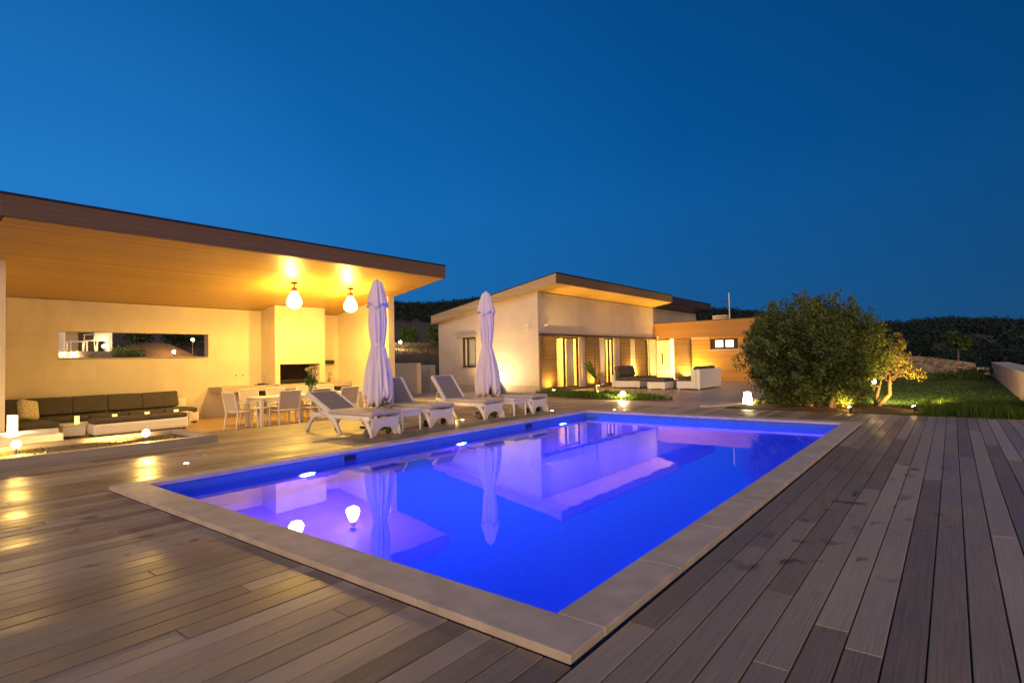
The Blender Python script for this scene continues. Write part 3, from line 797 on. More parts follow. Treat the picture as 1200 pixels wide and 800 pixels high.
# ------------------------------------------------------------------ dining set
TX0, TX1, TY0, TY1 = -15.66, -14.8, 7.74, 11.05
tb = thing('dining_table', 'long white dining table under the pavilion roof', 'table', (-15.23, 9.4, -.3))
b = MB(); b.box(TX0, TX1, TY0, TY1, .50, .535); b.build('tabletop', white_metal, tb, bevel=.006)
b = MB(); b.box(TX0 + .04, TX0 + .065, TY0 + .06, TY1 - .06, .43, .498); b.box(TX1 - .065, TX1 - .04, TY0 + .06, TY1 - .06, .43, .498); b.box(TX0 + .066, TX1 - .066, TY0 + .06, TY0 + .085, .43, .498); b.box(TX0 + .066, TX1 - .066, TY1 - .085, TY1 - .06, .43, .498); b.build('apron', white_metal, tb)
for x in (TX0 + .005, TX1 - .085):
    for y in (TY0 + .005, TY1 - .085, (TY0 + TY1) / 2):
        b = MB(); b.box(x, x + .08, y, y + .08, -.3, .498); b.build('leg', white_metal, tb, bevel=.005)

def make_chair():
    t = thing('dining_chair', 'x', 'chair', (0, 0, 0), 0, 'white dining chairs around the long table')
    w, d = .29, .27       # faces +Y (local)
    def add(name, m_, fn, bev=.004):
        b = MB(); fn(b); return b.build(name, m_, t, bevel=bev, world=False)
    for sx_ in (-1, 1):
        add('leg', white_metal, lambda b: b.tube([(sx_ * w * 1.0, d * 1.08, 0), (sx_ * w * .97, d, .27), (sx_ * w * .97, d * .95, .70)], [.018, .021, .018], 8), 0)
        add('leg', white_metal, lambda b: b.tube([(sx_ * w * 1.0, -d * 1.25, 0), (sx_ * w * .97, -d, .45)], [.018, .021], 8), 0)
        add('arm', white_metal, lambda b: b.box(sx_ * w * .97 - .03, sx_ * w * .97 + .03, -d * 1.15, d * 1.02, .695, .72))
    add('seat', sling, lambda b: b.box(-w, w, -d, d * 1.05, .455, .49), .012)
    mt = Matrix.Translation((0, -d, .47)) @ Matrix.Rotation(R(12), 4, 'X')
    add('backrest', sling, lambda b: b.box(-w + .02, w - .02, -.012, .012, .04, .53, mt), .006)
    add('back_frame', white_metal, lambda b: (b.box(-w - .015, -w + .018, -.02, .02, -.02, .56, mt), b.box(w - .018, w + .015, -.02, .02, -.02, .56, mt), b.box(-w + .019, w - .019, -.02, .02, .535, .565, mt)))
    return t
ch0 = make_chair()
seats = [(-15.25, 7.43, 0.08, 'white chair at the near end of the long dining table, side on'),
         (-14.62, 8.30, PI / 2 - .05, 'grey backed dining chair nearest on the pool side of the table'),
         (-14.62, 9.22, PI / 2 + .04, 'middle dining chair on the pool side, in front of the flower vase'),
         (-14.62, 10.20, PI / 2, 'farthest dining chair on the pool side of the table'),
         (-15.98, 8.19, -PI / 2 + .06, 'dining chair against the fireplace side, nearest the table end'),
         (-15.98, 9.0, -PI / 2, 'second dining chair from the near end on the fireplace side'),
         (-15.98, 9.98, -PI / 2 - .05, 'third dining chair from the near end, behind the flower vase'),
         (-15.98, 10.75, -PI / 2, 'last dining chair on the fireplace side of the table'),
         (-15.2, 11.42, PI, 'dining chair at the far table end beside the closed parasol')]
for i, (x, y, rz, lb) in enumerate(seats):
    if i == 0: ch0.location = (x, y, -.3); ch0.rotation_euler.z = rz; ch0['label'] = lb
    else: copy_tree(ch0, (x, y, -.3), rz, lb)

vz = thing('flower_vase', 'glass vase of cream lilies standing on the dining table', 'vase', (-15.2, 9.5, .535))
b = MB(); b.lathe([(.06, .535), (.075, .60), (.065, .72), (.08, .86)], (-15.2, 9.5, 0), 18); b.build('vase', M('green_glass', (.12, .2, .08), .15, .1), vz, smooth=True)
b = MB()
heads = []
for i in range(16):
    a = i * 2.4; r = .05 + .2 * ((i * .618) % 1); z = 1.12 + .22 * ((i * .37) % 1)
    p = Vector((-15.2 + r * math.cos(a), 9.5 + r * math.sin(a), z)); heads.append(p)
    b.tube([(-15.2, 9.5, .8), (-15.2 + r * .4 * math.cos(a), 9.5 + r * .4 * math.sin(a), .98), p], .008, 5)
b.build('stems', green, vz)
vs, fs, tn = leaf_cloud([((0, 0, .42), .17, .6), ((.05, .05, .36), .13, .4), ((-.06, -.04, .36), .13, .5)], 60, .13, 1.0)
raw('leaves', vs, fs, bush_leaf, vz, tn)
b = MB()
for p in heads:
    for k in range(6):
        a = k * PI / 3; d = Vector((math.cos(a), math.sin(a), .45)); s_ = d.cross(Vector((0, 0, 1))).normalized() * .03
        b.poly([p, p + d * .05 + s_, p + d * .105, p + d * .05 - s_])
b.build('flowers', petal, vz)

# ------------------------------------------------------------------ lounge corner
sf = thing('corner_sofa', 'long white corner sofa with charcoal cushions along the pavilion wall', 'sofa', (-18.8, 5.2, -.3))
b = MB(); b.box(-19.45, -18.35, 2.95, 7.62, -.25, .02); b.box(-18.34, -16.95, 2.85, 3.85, -.25, .02); b.box(-19.45, -19.3, 2.95, 7.62, .021, .42); b.build('base', white_plastic, sf, bevel=.02)
for i in range(4):
    y0 = 3.9 + i * .92; b = MB(); b.box(-19.25, -18.32, y0 + .005, y0 + .91, .025, .17); b.build('seat_cushion', cushion_dark, sf, bevel=.045, seg=3)
b = MB(); b.box(-19.25, -16.98, 2.9, 3.88, .025, .17); b.build('seat_cushion', cushion_dark, sf, bevel=.045, seg=3)
for y0, y1 in ((3.0, 3.62), (3.64, 4.62), (4.64, 5.45), (5.47, 6.32), (6.34, 7.32)):
    mt = Matrix.Translation((-19.22, (y0 + y1) / 2, .165)) @ Matrix.Rotation(R(-14 + random.uniform(-3, 3)), 4, 'Y') @ Matrix.Rotation(R(random.uniform(-1.5, 1.5)), 4, 'X')
    b = MB(); b.box(-.02, .16, (y0 - y1) / 2 - .02, (y1 - y0) / 2 + .02, 0, .49, mt); b.build('back_cushion', cushion_dark, sf, bevel=.055, seg=3)
for y in (3.1, 5.2, 7.5):
    b = MB(); b.box(-18.5, -18.42, y, y + .08, -.3, -.251); b.build('leg', dark_metal, sf)
t = thing('throw_cushion', 'cream patterned cushion propped on the corner sofa behind the lantern', 'cushion', (-18.0, 3.5, .17))
mt = Matrix.Translation((-18.0, 3.5, .2)) @ Matrix.Rotation(R(-20), 4, 'Y') @ Matrix.Rotation(R(35), 4, 'Z')
b = MB(); b.box(-.09, .09, -.24, .24, -.0, .5, mt); b.build('cover', cushion_pat, t, bevel=.08, seg=4, smooth=True)
ot = thing('ottoman_bench', 'long white ottoman with charcoal cushion behind the lit planter', 'ottoman', (-17.2, 5.6, -.3))
b = MB(); b.box(-17.55, -16.9, 4.54, 6.75, -.26, .02); b.build('base', white_plastic, ot, bevel=.05, seg=3)
b = MB(); b.box(-17.53, -16.92, 4.56, 6.73, .022, .15); b.build('cushion', cushion_dark, ot, bevel=.05, seg=3)
for x in (-17.5, -17.0):
    for y in (4.6, 6.62): b = MB(); b.box(x, x + .06, y, y + .06, -.3, -.261); b.build('leg', dark_metal, ot)
ct_ = thing('coffee_table', 'small woven white coffee table between the corner sofa and ottoman', 'table', (-17.6, 4.2, -.3))
b = MB(); b.box(-17.95, -17.4, 4.02, 4.50, -.26, .0); b.build('base', white_plastic, ct_, bevel=.02)
b = MB(); b.box(-17.97, -17.38, 4.0, 4.52, .003, .03); b.build('tabletop', white_metal, ct_, bevel=.005)
lt = thing('low_table', 'narrow low white table with candles in front of the corner sofa', 'table', (-17.95, 6.0, -.3))
b = MB(); b.box(-18.15, -17.75, 4.75, 7.2, .06, .09); b.build('tabletop', white_metal, lt, bevel=.005)
for x in (-18.12, -17.83):
    for y in (4.8, 7.1): b = MB(); b.box(x, x + .05, y, y + .05, -.3, .058); b.build('leg', white_metal, lt)
def candle(x, y, z, h, r, label, first=[None]):
    t = thing('candle_lantern', label, 'candle', (x, y, z), 0, 'small amber candle glasses in the lounge')
    b = MB(); b.cyl(x, y, z, z + h, r, 16); b.build('glass', candle_mat, t)
    b = MB(); b.lathe([(r * 1.08, z + h), (r * 1.08, z + h + .012), (r * .9, z + h + .012)], (x, y, 0), 16); b.build('rim', dark_metal, t)
candle(-17.75, 4.4, .03, .19, .05, 'tall amber candle glass on the small coffee table')
candle(-17.9, 5.27, .09, .09, .055, 'amber candle glass at the left end of the narrow low table')
candle(-17.9, 6.05, .09, .09, .055, 'amber candle glass in the middle of the narrow low table')
candle(-17.9, 6.8, .09, .09, .055, 'amber candle glass at the right end of the narrow low table')
wt = thing('side_table', 'large plain white block table under the tall lantern by the pavilion post', 'table', (-15.2, 2.8, -.3))
b = MB(); b.box(-15.8, -14.4, 2.15, 3.35, -.26, .13); b.build('block', white_plastic, wt, bevel=.02)
b = MB(); b.box(-15.75, -14.45, 2.2, 3.3, -.3, -.261); b.build('foot', dark_metal, wt)
t = thing('table_lantern', 'tall glowing white lantern on the white block table', 'lantern', (-15.3, 2.72, .13))
b = MB(); b.box(-15.36, -15.22, 2.64, 2.78, .15, .5); b.build('shade', lantern_mat, t, bevel=.01)
b = MB(); b.box(-15.38, -15.20, 2.62, 2.80, .131, .149); b.build('base', white_metal, t)

# planter bed with spotlights
pl = thing('planter_bed', 'low stone edged planting bed with gravel in front of the lounge', 'planter', (-12, 1, 0))
b = MB(); b.box(-11.25, -11.085, -2.9, 4.94, -.28, .125); b.box(-12.94, -12.78, -2.9, 4.94, -.28, .125); b.box(-12.778, -11.252, 4.78, 4.94, -.28, .125); b.box(-12.778, -11.252, -2.9, -2.75, -.28, .125)
b.build('kerb', concrete, pl, bevel=.008)
b = MB(); b.box(-12.777, -11.253, -2.748, 4.778, -.28, .05); b.build('gravel', M('gravel', (.3, .22, .13), .95, .7, (35, 35, 35), 1.0, 45), pl)
sp = [(random.uniform(-12.7, -11.3), random.uniform(-2, 4.7), .05) for _ in range(420)]
gr = blades('creeping_plants', sp, .015, .045, grass_mat, .014, None, lean=1.0); gr.parent = pl; gr.location = -Vector(pl.location)
def spotlight(x, y, z, label, tgt, energy, group='garden spotlights in the planter bed', r=.055, post=.1, spot=130):
    t = thing('garden_spotlight', label, 'spotlight', (x, y, z), 0, group)
    d = (Vector(tgt) - Vector((x, y, z + post + .06))).normalized()
    c = Vector((x, y, z + post + .06))
    b = MB(); b.tube([(x, y, z - .02), (x, y, z + post)], .012, 8); b.build('stake', dark_metal, t)
    b = MB(); b.tube([c - d * .09, c + d * .01], [r * .8, r * 1.05], 14); b.build('housing', dark_metal, t)
    b = MB(); b.tube([c + d * .011, c + d * .03], [r, r * .9], 14); b.build('lens', spot_mat, t)
    if energy: light('spotlight_beam', 'SPOT', c + d * .06, energy, WARM, .04, c + d, spot, .6)
    return t
spotlight(-11.9, 4.0, .05, 'bright spotlight at the right of the planter facing the camera', (0, 2.2, .7), 60, r=.065)
spotlight(-12.25, 2.22, .05, 'bright spotlight at the left of the planter facing the camera', (0, .7, .9), 45, r=.065)
spotlight(-12.3, 1.95, .05, 'dim spotlight at the far left of the planter', (-14, 3, .6), 16, r=.05)
light('planter_glow', 'SPOT', (-12.2, 3.7, .25), 60, WARM, .05, (-18, 4.6, .15), 110, .7)

# ------------------------------------------------------------------ sun loungers
def make_lounger(ang, ln, label):
    # local frame: foot end at +X, length along X, centre line y = 0, floor z = 0
    t = thing('sun_lounger', label, 'sun lounger', (0, 0, 0), 0, 'white sun loungers in a row by the pool')
    w = .35
    def add(name, m_, fn, bev=0., par=t, sm=False, seg=2):
        b = MB(); fn(b); return b.build(name, m_, par, bevel=bev, world=False, smooth=sm, seg=seg)
    for s in (-1, 1):
        add('side_rail', white_plastic, lambda b: b.box(-.95 * 1, 1.02, s * w - .03, s * w + .03, .32, .405), .012)
        add('leg', white_plastic, lambda b: b.tube([(-1.08, s * w, 0), (-1.03, s * w, .12), (-.93, s * w, .25), (-.76, s * w, .35), (-.5, s * w, .40)], [.034, .04, .045, .05, .045], 8), .0, sm=True)
        add('leg', white_plastic, lambda b: b.tube([(-.62, s * w, .45), (-.36, s * w, .40), (-.12, s * w, .27), (.08, s * w, .0)], [.05, .055, .05, .034], 8), 0, sm=True)
        add('leg', white_plastic, lambda b: b.tube([(.72, s * w, .37), (.9, s * w, .30), (1.0, s * w, .15), (1.06, s * w, 0)], [.04, .048, .045, .034], 8), 0, sm=True)
    out = [(1.0, -w, .34), (1.0, -w, .02), (1.02, -w + .10, .02)]
    pts = [(-w + .03, .36), (-w + .03, .015), (-w + .12, .015)]
    pts += [(.23 * math.cos(PI - PI * i / 10), .02 + .16 * math.sin(PI * i / 10)) for i in range(11)]
    pts += [(w - .12, .015), (w - .03, .015), (w - .03, .36)]
    add('foot_panel', white_plastic, lambda b: b.prism([(1.0, y, z) for y, z in pts], (.035, 0, 0)), .004)
    add('cushion', sling, lambda b: b.box(-.32, 1.08, -w - .02, w + .02, .408, .485), .03, seg=3)
    mt = Matrix.Translation((-.33, 0, .44)) @ Matrix.Rotation(R(ang), 4, 'Y')
    bf = add('backrest', sling_grey, lambda b: b.box(-ln, .0, -w + .05, w - .05, .0, .045, mt), .015)
    add('back_frame', white_plastic, lambda b: (b.box(-ln - .02, .02, -w - .025, -w + .048, -.035, .05, mt), b.box(-ln - .02, .02, w - .048, w + .025, -.035, .05, mt), b.box(-ln - .03, -ln + .03, -w + .05, w - .05, -.03, .03, mt)), .014, par=bf)
    add('prop_bar', white_metal, lambda b: b.tube([(-.75, -w + .06, .36), mt @ Vector((-ln * .62, -w + .1, -.02)), mt @ Vector((-ln * .62, w - .1, -.02)), (-.75, w - .06, .36)], .014, 6))
    add('wheel', black, lambda b: (b.tube([(.80, -w + .07, .07), (.80, -w + .11, .07)], .07, 16), b.tube([(.80, w - .11, .07), (.80, w - .07, .07)], .07, 16)))
    return t
l1 = make_lounger(25, .82, 'nearest sun lounger with its grey back raised low')
l1.location = (-9.80, 7.07, 0); l1.rotation_euler.z = R(1)
l2 = make_lounger(52, .74, 'second sun lounger, partly behind the side table and first parasol')
l2.location = (-9.98, 8.83, 0); l2.rotation_euler.z = R(-1.5)
copy_tree(l2, (-9.88, 10.5, 0), R(-1), 'third sun lounger, directly in front of the second closed parasol')
copy_tree(l2, (-9.75, 12.2, 0), R(1.5), 'farthest sun lounger, behind the second side table')

def make_side_table():
    t = thing('poolside_table', 'x', 'table', (0, 0, 0), 0, 'white poolside tables between loungers')
    def add(name, fn, bev=.008):
        b = MB(); fn(b); return b.build(name, white_plastic, t, bevel=bev, world=False)
    add('tabletop', lambda b: b.box(-.29, .29, -.28, .28, .40, .44))
    add('apron', lambda b: (b.box(-.27, .27, -.26, -.235, .29, .398), b.box(-.27, .27, .235, .26, .29, .398), b.box(-.27, -.245, -.234, .234, .29, .398), b.box(.245, .27, -.234, .234, .29, .398)))
    for sx_ in (-1, 1):
        for sy in (-1, 1): add('leg', lambda b: b.tube([(sx_ * .25, sy * .24, .30), (sx_ * .255, sy * .245, 0)], [.034, .024], 4), 0)
    return t
s1 = make_side_table(); s1.location = (-9.25, 7.96, 0); s1['label'] = 'white poolside table between the first and second loungers'
copy_tree(s1, (-9.05, 11.45, 0), 0, 'white poolside table between the third and fourth loungers')

# ------------------------------------------------------------------ closed parasols
def parasol(x, y, label, seed, top=3.27):
    rnd = random.Random(seed)
    t = thing('closed_parasol', label, 'parasol', (x, y, 0), 0, 'tall white parasols folded shut between the loungers')
    b = MB(); b.cyl(x, y, .04, top + .02, .026, 12); b.build('pole', white_metal, t, smooth=False)
    b = MB(); b.box(x - .3, x + .3, y - .3, y + .3, 0, .05); b.cyl(x, y, .051, .28, .04, 12); b.build('base', dark_metal, t, bevel=.01)
    ph = rnd.uniform(0, 6); w8 = [rnd.uniform(-.5, .5) for _ in range(16)]
    def folds(amp, k):
        def f(a, z):
            tw = .9 * math.sin(z * 1.7 + ph)
            cr = abs(math.sin(k * a / 2 + ph + tw)); cr2 = abs(math.sin((k + 6) * a / 2 - 1.7 * ph + .8 * z))
            return 1 - amp * .9 * (1 - cr) ** 1.6 - amp * .7 * (1 - cr2) ** 2 + amp * .25 + .06 * math.sin(2 * a + z * 3 + ph)
        return f
    n = 120
    b = MB(); prof = [(.13, .60), (.29, .55), (.325, .66), (.31, .92), (.26, 1.25), (.19, 1.55), (.145, 1.75), (.125, 1.82), (.15, 1.92), (.185, 2.15), (.20, 2.4), (.19, 2.62), (.17, 2.78)]
    b.lathe(prof, (x, y, 0), n, folds(.42, 10))
    for v in b.bm.verts:
        if v.co.z < .8:
            a = math.atan2(v.co.y - y, v.co.x - x); v.co.z += .08 * math.sin(3 * a + ph) + .07 * math.sin(7 * a + 2 * ph) + .03 * math.sin(17 * a)
    cn = b.build('canopy', umbrella_cloth, t, smooth=True)
    b = MB(); b.lathe([(.235, top - .58), (.24, top - .56), (.20, top - .40), (.155, top - .22), (.10, top - .06), (.045, top - .005), (.001, top)], (x, y, 0), n, folds(.34, 8))
    for v in b.bm.verts:
        if v.co.z < top - .5:
            a = math.atan2(v.co.y - y, v.co.x - x); v.co.z += .05 * math.sin(4 * a + ph)
    b.build('vent_cap', umbrella_cloth, cn, smooth=True)
    b = MB(); b.lathe([(.14, 1.79), (.143, 1.80), (.143, 1.84), (.14, 1.85)], (x, y, 0), 24, folds(.1, 8)); b.build('tie_strap', umbrella_cloth, cn)
    return t
parasol(-10.02, 7.92, 'left closed white parasol between the first and second loungers', 3)
parasol(-9.88, 11.46, 'right closed white parasol in front of the house gable', 11)

# recessed deck lights
def decklight(x, y, label):
    t = thing('deck_light', label, 'deck light', (x, y, 0), 0, 'small round lights sunk in the deck')
    b = MB(); b.lathe([(.05, .001), (.05, .006), (.036, .006)], (x, y, 0), 18); b.build('bezel', M('steel', (.5, .5, .5), .3, .1, metal=1), t)
    b = MB(); b.lathe([(.034, .003), (.034, .009), (.001, .012)], (x, y, 0), 18); b.build('lens', deckled_mat, t)
for x, y, lb in ((-8.99, 3.55, 'deck light on the boards left of the near pool corner'), (-9.36, 9.9, 'deck light glowing between the second and third loungers'), (-8.75, 12.85, 'deck light beside the farthest lounger near the far pool corner'), (-7.3, 13.75, 'deck light beyond the far pool corner')):
    decklight(x, y, lb)
light('deck_glow', 'POINT', (-9.55, 9.85, .12), 3, WARM, .05)

# ------------------------------------------------------------------ house
HS = .176
def hz(x): return 4.36 + HS * (x + 13.9)          # underside of the roof
hs = thing('villa', 'single storey cream villa with sloping roof and louvred terrace doors', 'house', (-17, 25, 0))
GY, FX = 19.5, -13.9
b = MB()
def pg(u0, u1, v0, v1): b.box(u0, u1, GY, GY + .3, v0, v1)
b.cells((-19.95, FX), (-.3, 3.2), [(-18.38, -17.5, 1.08, 2.52)], pg)
b.prism([(-19.95, GY, 3.2), (FX, GY, 3.2), (FX, GY, hz(FX) - .003), (-19.95, GY, hz(-19.95) - .003)], (0, .3, 0))
gw = b.build('gable_wall', plaster_house, hs)
b = MB(); b.box(-19.95, FX, GY - .012, GY - .002, -.05, .28); b.build('plinth', concrete, gw)
WY = 31.4
ops = [(20.9, 23.28), (24.66, 26.86), (28.05, 28.7), (29.95, 31.2)]
b = MB()
def pf(u0, u1, v0, v1): b.box(FX - .3, FX - .001, u0, u1, v0, v1)
b.cells((GY + .302, 38.4), (-.3, hz(FX - .3) - .003), [(o0, o1, .06, 2.42) for o0, o1 in ops if o0 != 28.05], pf)
b.build('front_wall', plaster_house, hs)
b = MB(); b.box(-20.2, FX - .305, 38.1, 38.4, -.3, 3.2); b.box(-20.2, -19.96, GY + .302, 38.09, -.3, 3.2); b.build('rear_wall', plaster_house, hs)
# lintel beam
b = MB(); b.box(FX + .002, FX + .16, GY + .03, WY - .02, 2.43, 2.53); b.build('lintel_beam', dark_brown, hs, bevel=.005)
# floor step and thresholds
b = MB(); b.box(FX + .002, FX + .22, GY + 1.3, WY - .02, -.001, .06); b.build('door_threshold', dark_brown, hs)
# shutters
for (y0, y1) in ((19.56, 20.72), (23.32, 24.62), (26.9, 28.02), (28.74, 29.9)):
    b = MB(); b.box(FX + .03, FX + .075, y0 + .06, y1 - .06, .12, 2.36); sh = b.build('louvred_shutter', slat_wood, hs)
    b = MB(); b.box(FX + .025, FX + .085, y0, y0 + .058, .06, 2.42); b.box(FX + .025, FX + .085, y1 - .058, y1, .06, 2.42); b.box(FX + .025, FX + .085, y0 + .06, y1 - .06, .06, .118); b.box(FX + .025, FX + .085, y0 + .06, y1 - .06, 2.362, 2.42); b.build('shutter_frame', slat_wood, sh)
# open louvre strip beside the first door
b = MB()
for i in range(28): b.box(FX + .03, FX + .07, 20.725, 20.97, .14 + i * .08, .175 + i * .08)
b.build('louvred_shutter', slat_wood, hs)
# sliding doors
def door(y0, y1, splits, open_panes=()):
    dk_ = MB()
    x0, x1 = FX - .2, FX - .13
    dk_.box(x0, x1, y0, y1, 2.35, 2.418); dk_.box(x0, x1, y0, y1, .062, .13)
    xs_ = [y0] + splits + [y1]
    for y in xs_:
        yy = min(max(y, y0 + .05), y1 - .05); dk_.box(x0, x1, yy - .05, yy + .05, .132, 2.348)
    d = dk_.build('sliding_door', dark_brown, hs, bevel=.004)
    for i in range(len(xs_) - 1):
        if i in open_panes: continue
        b = MB(); b.box(x0 + .03, x0 + .038, xs_[i] + .051, xs_[i + 1] - .051, .133, 2.347); b.build('pane', glass, d)
    b = MB(); b.box(x1 + .001, x1 + .03, xs_[1] - .03, xs_[1] - .01, .95, 1.2); b.build('handle', dark_metal, d)
door(20.9, 22.95, [21.75]); door(25.55, 26.45, [26.0]); door(29.98, 30.7, [30.45])
# jamb returns and plain reveals
for y0, y1 in ((22.97, 23.27), (26.47, 26.85), (30.72, 31.19)):
    b = MB(); b.box(FX - .12, FX - .02, y0, y1, .062, 2.415); b.build('door_reveal', plaster_house, hs)
def cur(y0, y1, x, z0=.09, z1=2.4):
    b = MB(); n_ = max(8, int((y1 - y0) / .02)); pts = []
    for i in range(n_ + 1):
        y = y0 + (y1 - y0) * i / n_; pts.append((x + .035 * math.sin(i * 2 * PI / 6.0) + .012 * math.sin(i * 1.3), y))
    for (xa, ya), (xb, yb) in zip(pts, pts[1:]): b.poly([(xa, ya, z0), (xb, yb, z0), (xb, yb, z1), (xa, ya, z1)])
    bmesh.ops.remove_doubles(b.bm, verts=b.bm.verts, dist=1e-4)
    c_ = b.build('curtain', curtain, hs, smooth=True); m_ = c_.modifiers.new('cloth', 'SOLIDIFY'); m_.thickness = .006
cur(20.95, 21.5, FX - .45); cur(22.3, 22.92, FX - .42); cur(24.68, 25.52, FX - .1); cur(25.62, 26.3, FX - .5); cur(30.0, 30.45, FX - .5)
# interior
b = MB()
b.box(-18.2, -18.1, 19.81, 31.9, -.1, 2.9); b.box(-18.09, FX - .302, 31.8, 31.9, -.1, 2.9); b.box(-18.09, FX - .302, 23.9, 24.0, .02, 2.7); b.box(-18.09, FX - .302, 28.3, 28.4, .02, 2.7)
b.build('interior_wall', room_mat, hs)
b = MB(); b.box(-18.09, FX - .302, 19.81, 31.79, -.1, .018); b.build('interior_floor', clad_wood, hs)
b = MB(); b.box(-18.09, FX - .302, 19.81, 31.79, 2.75, 2.85); b.build('interior_ceiling', plaster_house, hs)
b = MB(); b.box(-17.9, -17.3, 22.1, 23.6, .02, 1.9); 
for z in (.4, .75, 1.1, 1.45): b.box(-17.29, -17.25, 22.1, 23.6, z, z + .03)
b.build('interior_shelf', M('red_brown_wood', (.4, .16, .06), .5, .5, (6, 6, 6)), hs)
for y in (21.9, 26.0, 30.0):
    b = MB(); b.cyl(-15.9, y, 2.55, 2.70, .16, 20); b.build('ceiling_lamp', emis('lit_room_lamp', (1, .62, .13), 1100), hs)
# roofs: lit front part; rear part's shade put into its dark brown colour
def roof(y0, y1, x0, x1, fas, gfas, name):
    b = MB(); b.prism([(x0, y0, hz(x0)), (x1, y0, hz(x1)), (x1, y0, hz(x1) + .37), (x0, y0, hz(x0) + .37)], (0, y1 - y0, 0)); r_ = b.build('roof', dark_brown, hs)
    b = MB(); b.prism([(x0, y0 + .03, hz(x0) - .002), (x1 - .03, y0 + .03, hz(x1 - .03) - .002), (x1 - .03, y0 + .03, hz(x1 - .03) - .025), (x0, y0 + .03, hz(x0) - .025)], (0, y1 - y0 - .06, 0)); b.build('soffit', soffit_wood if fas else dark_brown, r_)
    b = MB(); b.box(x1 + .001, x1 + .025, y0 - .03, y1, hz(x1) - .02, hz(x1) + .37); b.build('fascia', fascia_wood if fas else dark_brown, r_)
    for ya in ((y0 - .03, y0 - .004), (y1 + .004, y1 + .03)):
        b = MB(); b.prism([(x0 - .02, ya[0], hz(x0) - .02), (x1 - .001, ya[0], hz(x1) - .02), (x1 - .001, ya[0], hz(x1) + .37), (x0 - .02, ya[0], hz(x0) + .37)], (0, ya[1] - ya[0], 0)); b.build('fascia', gfas, r_)
    b = MB(); b.prism([(x0 - .05, y0 - .05, hz(x0) + .372), (x1 + .05, y0 - .05, hz(x1 + .05) + .372), (x1 + .05, y0 - .05, hz(x1 + .05) + .41), (x0 - .05, y0 - .05, hz(x0) + .41)], (0, y1 - y0 + .08, 0)); b.build('roof_trim', roof_edge, r_)
    return r_
rf1 = roof(19.2, 31.35, -20.1, -12.72, True, fascia_light, 'front')
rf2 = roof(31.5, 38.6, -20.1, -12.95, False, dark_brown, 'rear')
b = MB(); b.cyl(-17.0, 24.2, hz(-17) + .4, hz(-17) + .62, .16, 14); b.cyl(-17.0, 24.2, hz(-17) + .64, hz(-17) + .78, .24, 14, .05); b.cyl(-17.0, 24.2, hz(-17) + .78, hz(-17) + 1.5, .008, 6)
b.build('roof_vent', white_metal, rf1)
# gable window
b = MB(); b.box(-18.38, -18.29, GY + .06, GY + .12, 1.09, 2.51); b.box(-17.59, -17.5, GY + .06, GY + .12, 1.09, 2.51); b.box(-18.28, -17.6, GY + .06, GY + .12, 2.43, 2.51); b.box(-18.28, -17.6, GY + .06, GY + .12, 1.09, 1.17); b.box(-18.1, -18.03, GY + .06, GY + .12, 1.171, 2.429)
wn = b.build('window', dark_brown, hs)
b = MB(); b.box(-18.02, -17.6, GY + .09, GY + .1, 1.171, 2.429); b.build('pane', glass, wn)
b = MB(); b.box(-18.02, -17.61, GY + .15, GY + .16, 1.17, 2.43); b.build('blind', sling, wn)
b = MB(); b.box(-18.27, -18.11, GY + .13, GY + .14, 1.17, 2.43); b.build('bright_edge', curtain, wn)
b = MB(); b.box(-18.62, -17.4, GY - .1, GY - .001, 2.525, 2.62); b.build('lintel', concrete, wn, bevel=.005)
b = MB(); b.box(-18.45, -17.42, GY - .07, GY - .001, 1.03, 1.078); b.build('sill', concrete, wn, bevel=.005)
# small fittings
b = MB(); b.box(-14.50, -14.38, GY - .05, GY - .001, 2.88, 2.95); b.tube([(-14.44, GY - .06, 2.74), (-14.44, GY - .06, 2.66)], .03, 10); b.build('wall_sensor', white_metal, hs)
b = MB(); b.box(FX + .002, FX + .06, 19.95, 20.12, 2.86, 2.93); b.tube([(FX + .06, 20.03, 2.9), (FX + .14, 20.03, 2.88)], .03, 10); b.build('wall_camera', white_metal, hs)

# timber entrance wing (part of the villa)
b = MB()
def pwg(u0, u1, v0, v1): b.box(u0, u1, WY, WY + .25, v0, v1)
b.cells((-11.68, -4.6), (-.2, 2.44), [(-10.62, -9.12, 1.76, 2.34)], pwg)
b.build('entrance_wall', clad_wood, hs)
b = MB(); b.box(FX + .03, -4.5, WY - .12, WY + .2, 2.45, 3.36); b.build('parapet', clad_brown, hs, bevel=.005)
b = MB(); b.box(FX + .03, -4.5, WY - .14, WY + .22, 3.362, 3.40); b.build('parapet_cap', dark_brown, hs)
b = MB(); b.box(-12.72, -11.76, WY + .02, WY + .07, .0, 2.42); b.build('timber_panel', slat_wood, hs)
b = MB(); b.box(-11.755, -11.69, WY - .05, WY + .2, -.1, 2.44); b.build('corner_post', dark_brown, hs)
b = MB(); b.box(-13.84, -12.98, WY + .12, WY + .18, .02, 2.38); dr = b.build('front_door', M('cream_door', (.75, .66, .45), .4, .05), hs, bevel=.005)
b = MB(); b.box(-13.52, -13.46, WY + .07, WY + .115, .95, 1.6); b.build('handle', black, dr)
b = MB(); b.box(-12.97, -12.76, WY + .04, WY + .2, .0, 2.42); b.build('side_light', emis('lit_side_pane', (1, .66, .16), 2.2), hs)
b = MB(); b.box(-10.62, -9.12, WY + .08, WY + .16, 1.765, 1.86); b.box(-10.62, -9.12, WY + .08, WY + .16, 2.25, 2.335)
for x0, x1 in ((-10.62, -10.36), (-9.93, -9.80), (-9.37, -9.12)): b.box(x0, x1, WY + .08, WY + .16, 1.862, 2.248)
w2 = b.build('strip_window', dark_brown, hs)
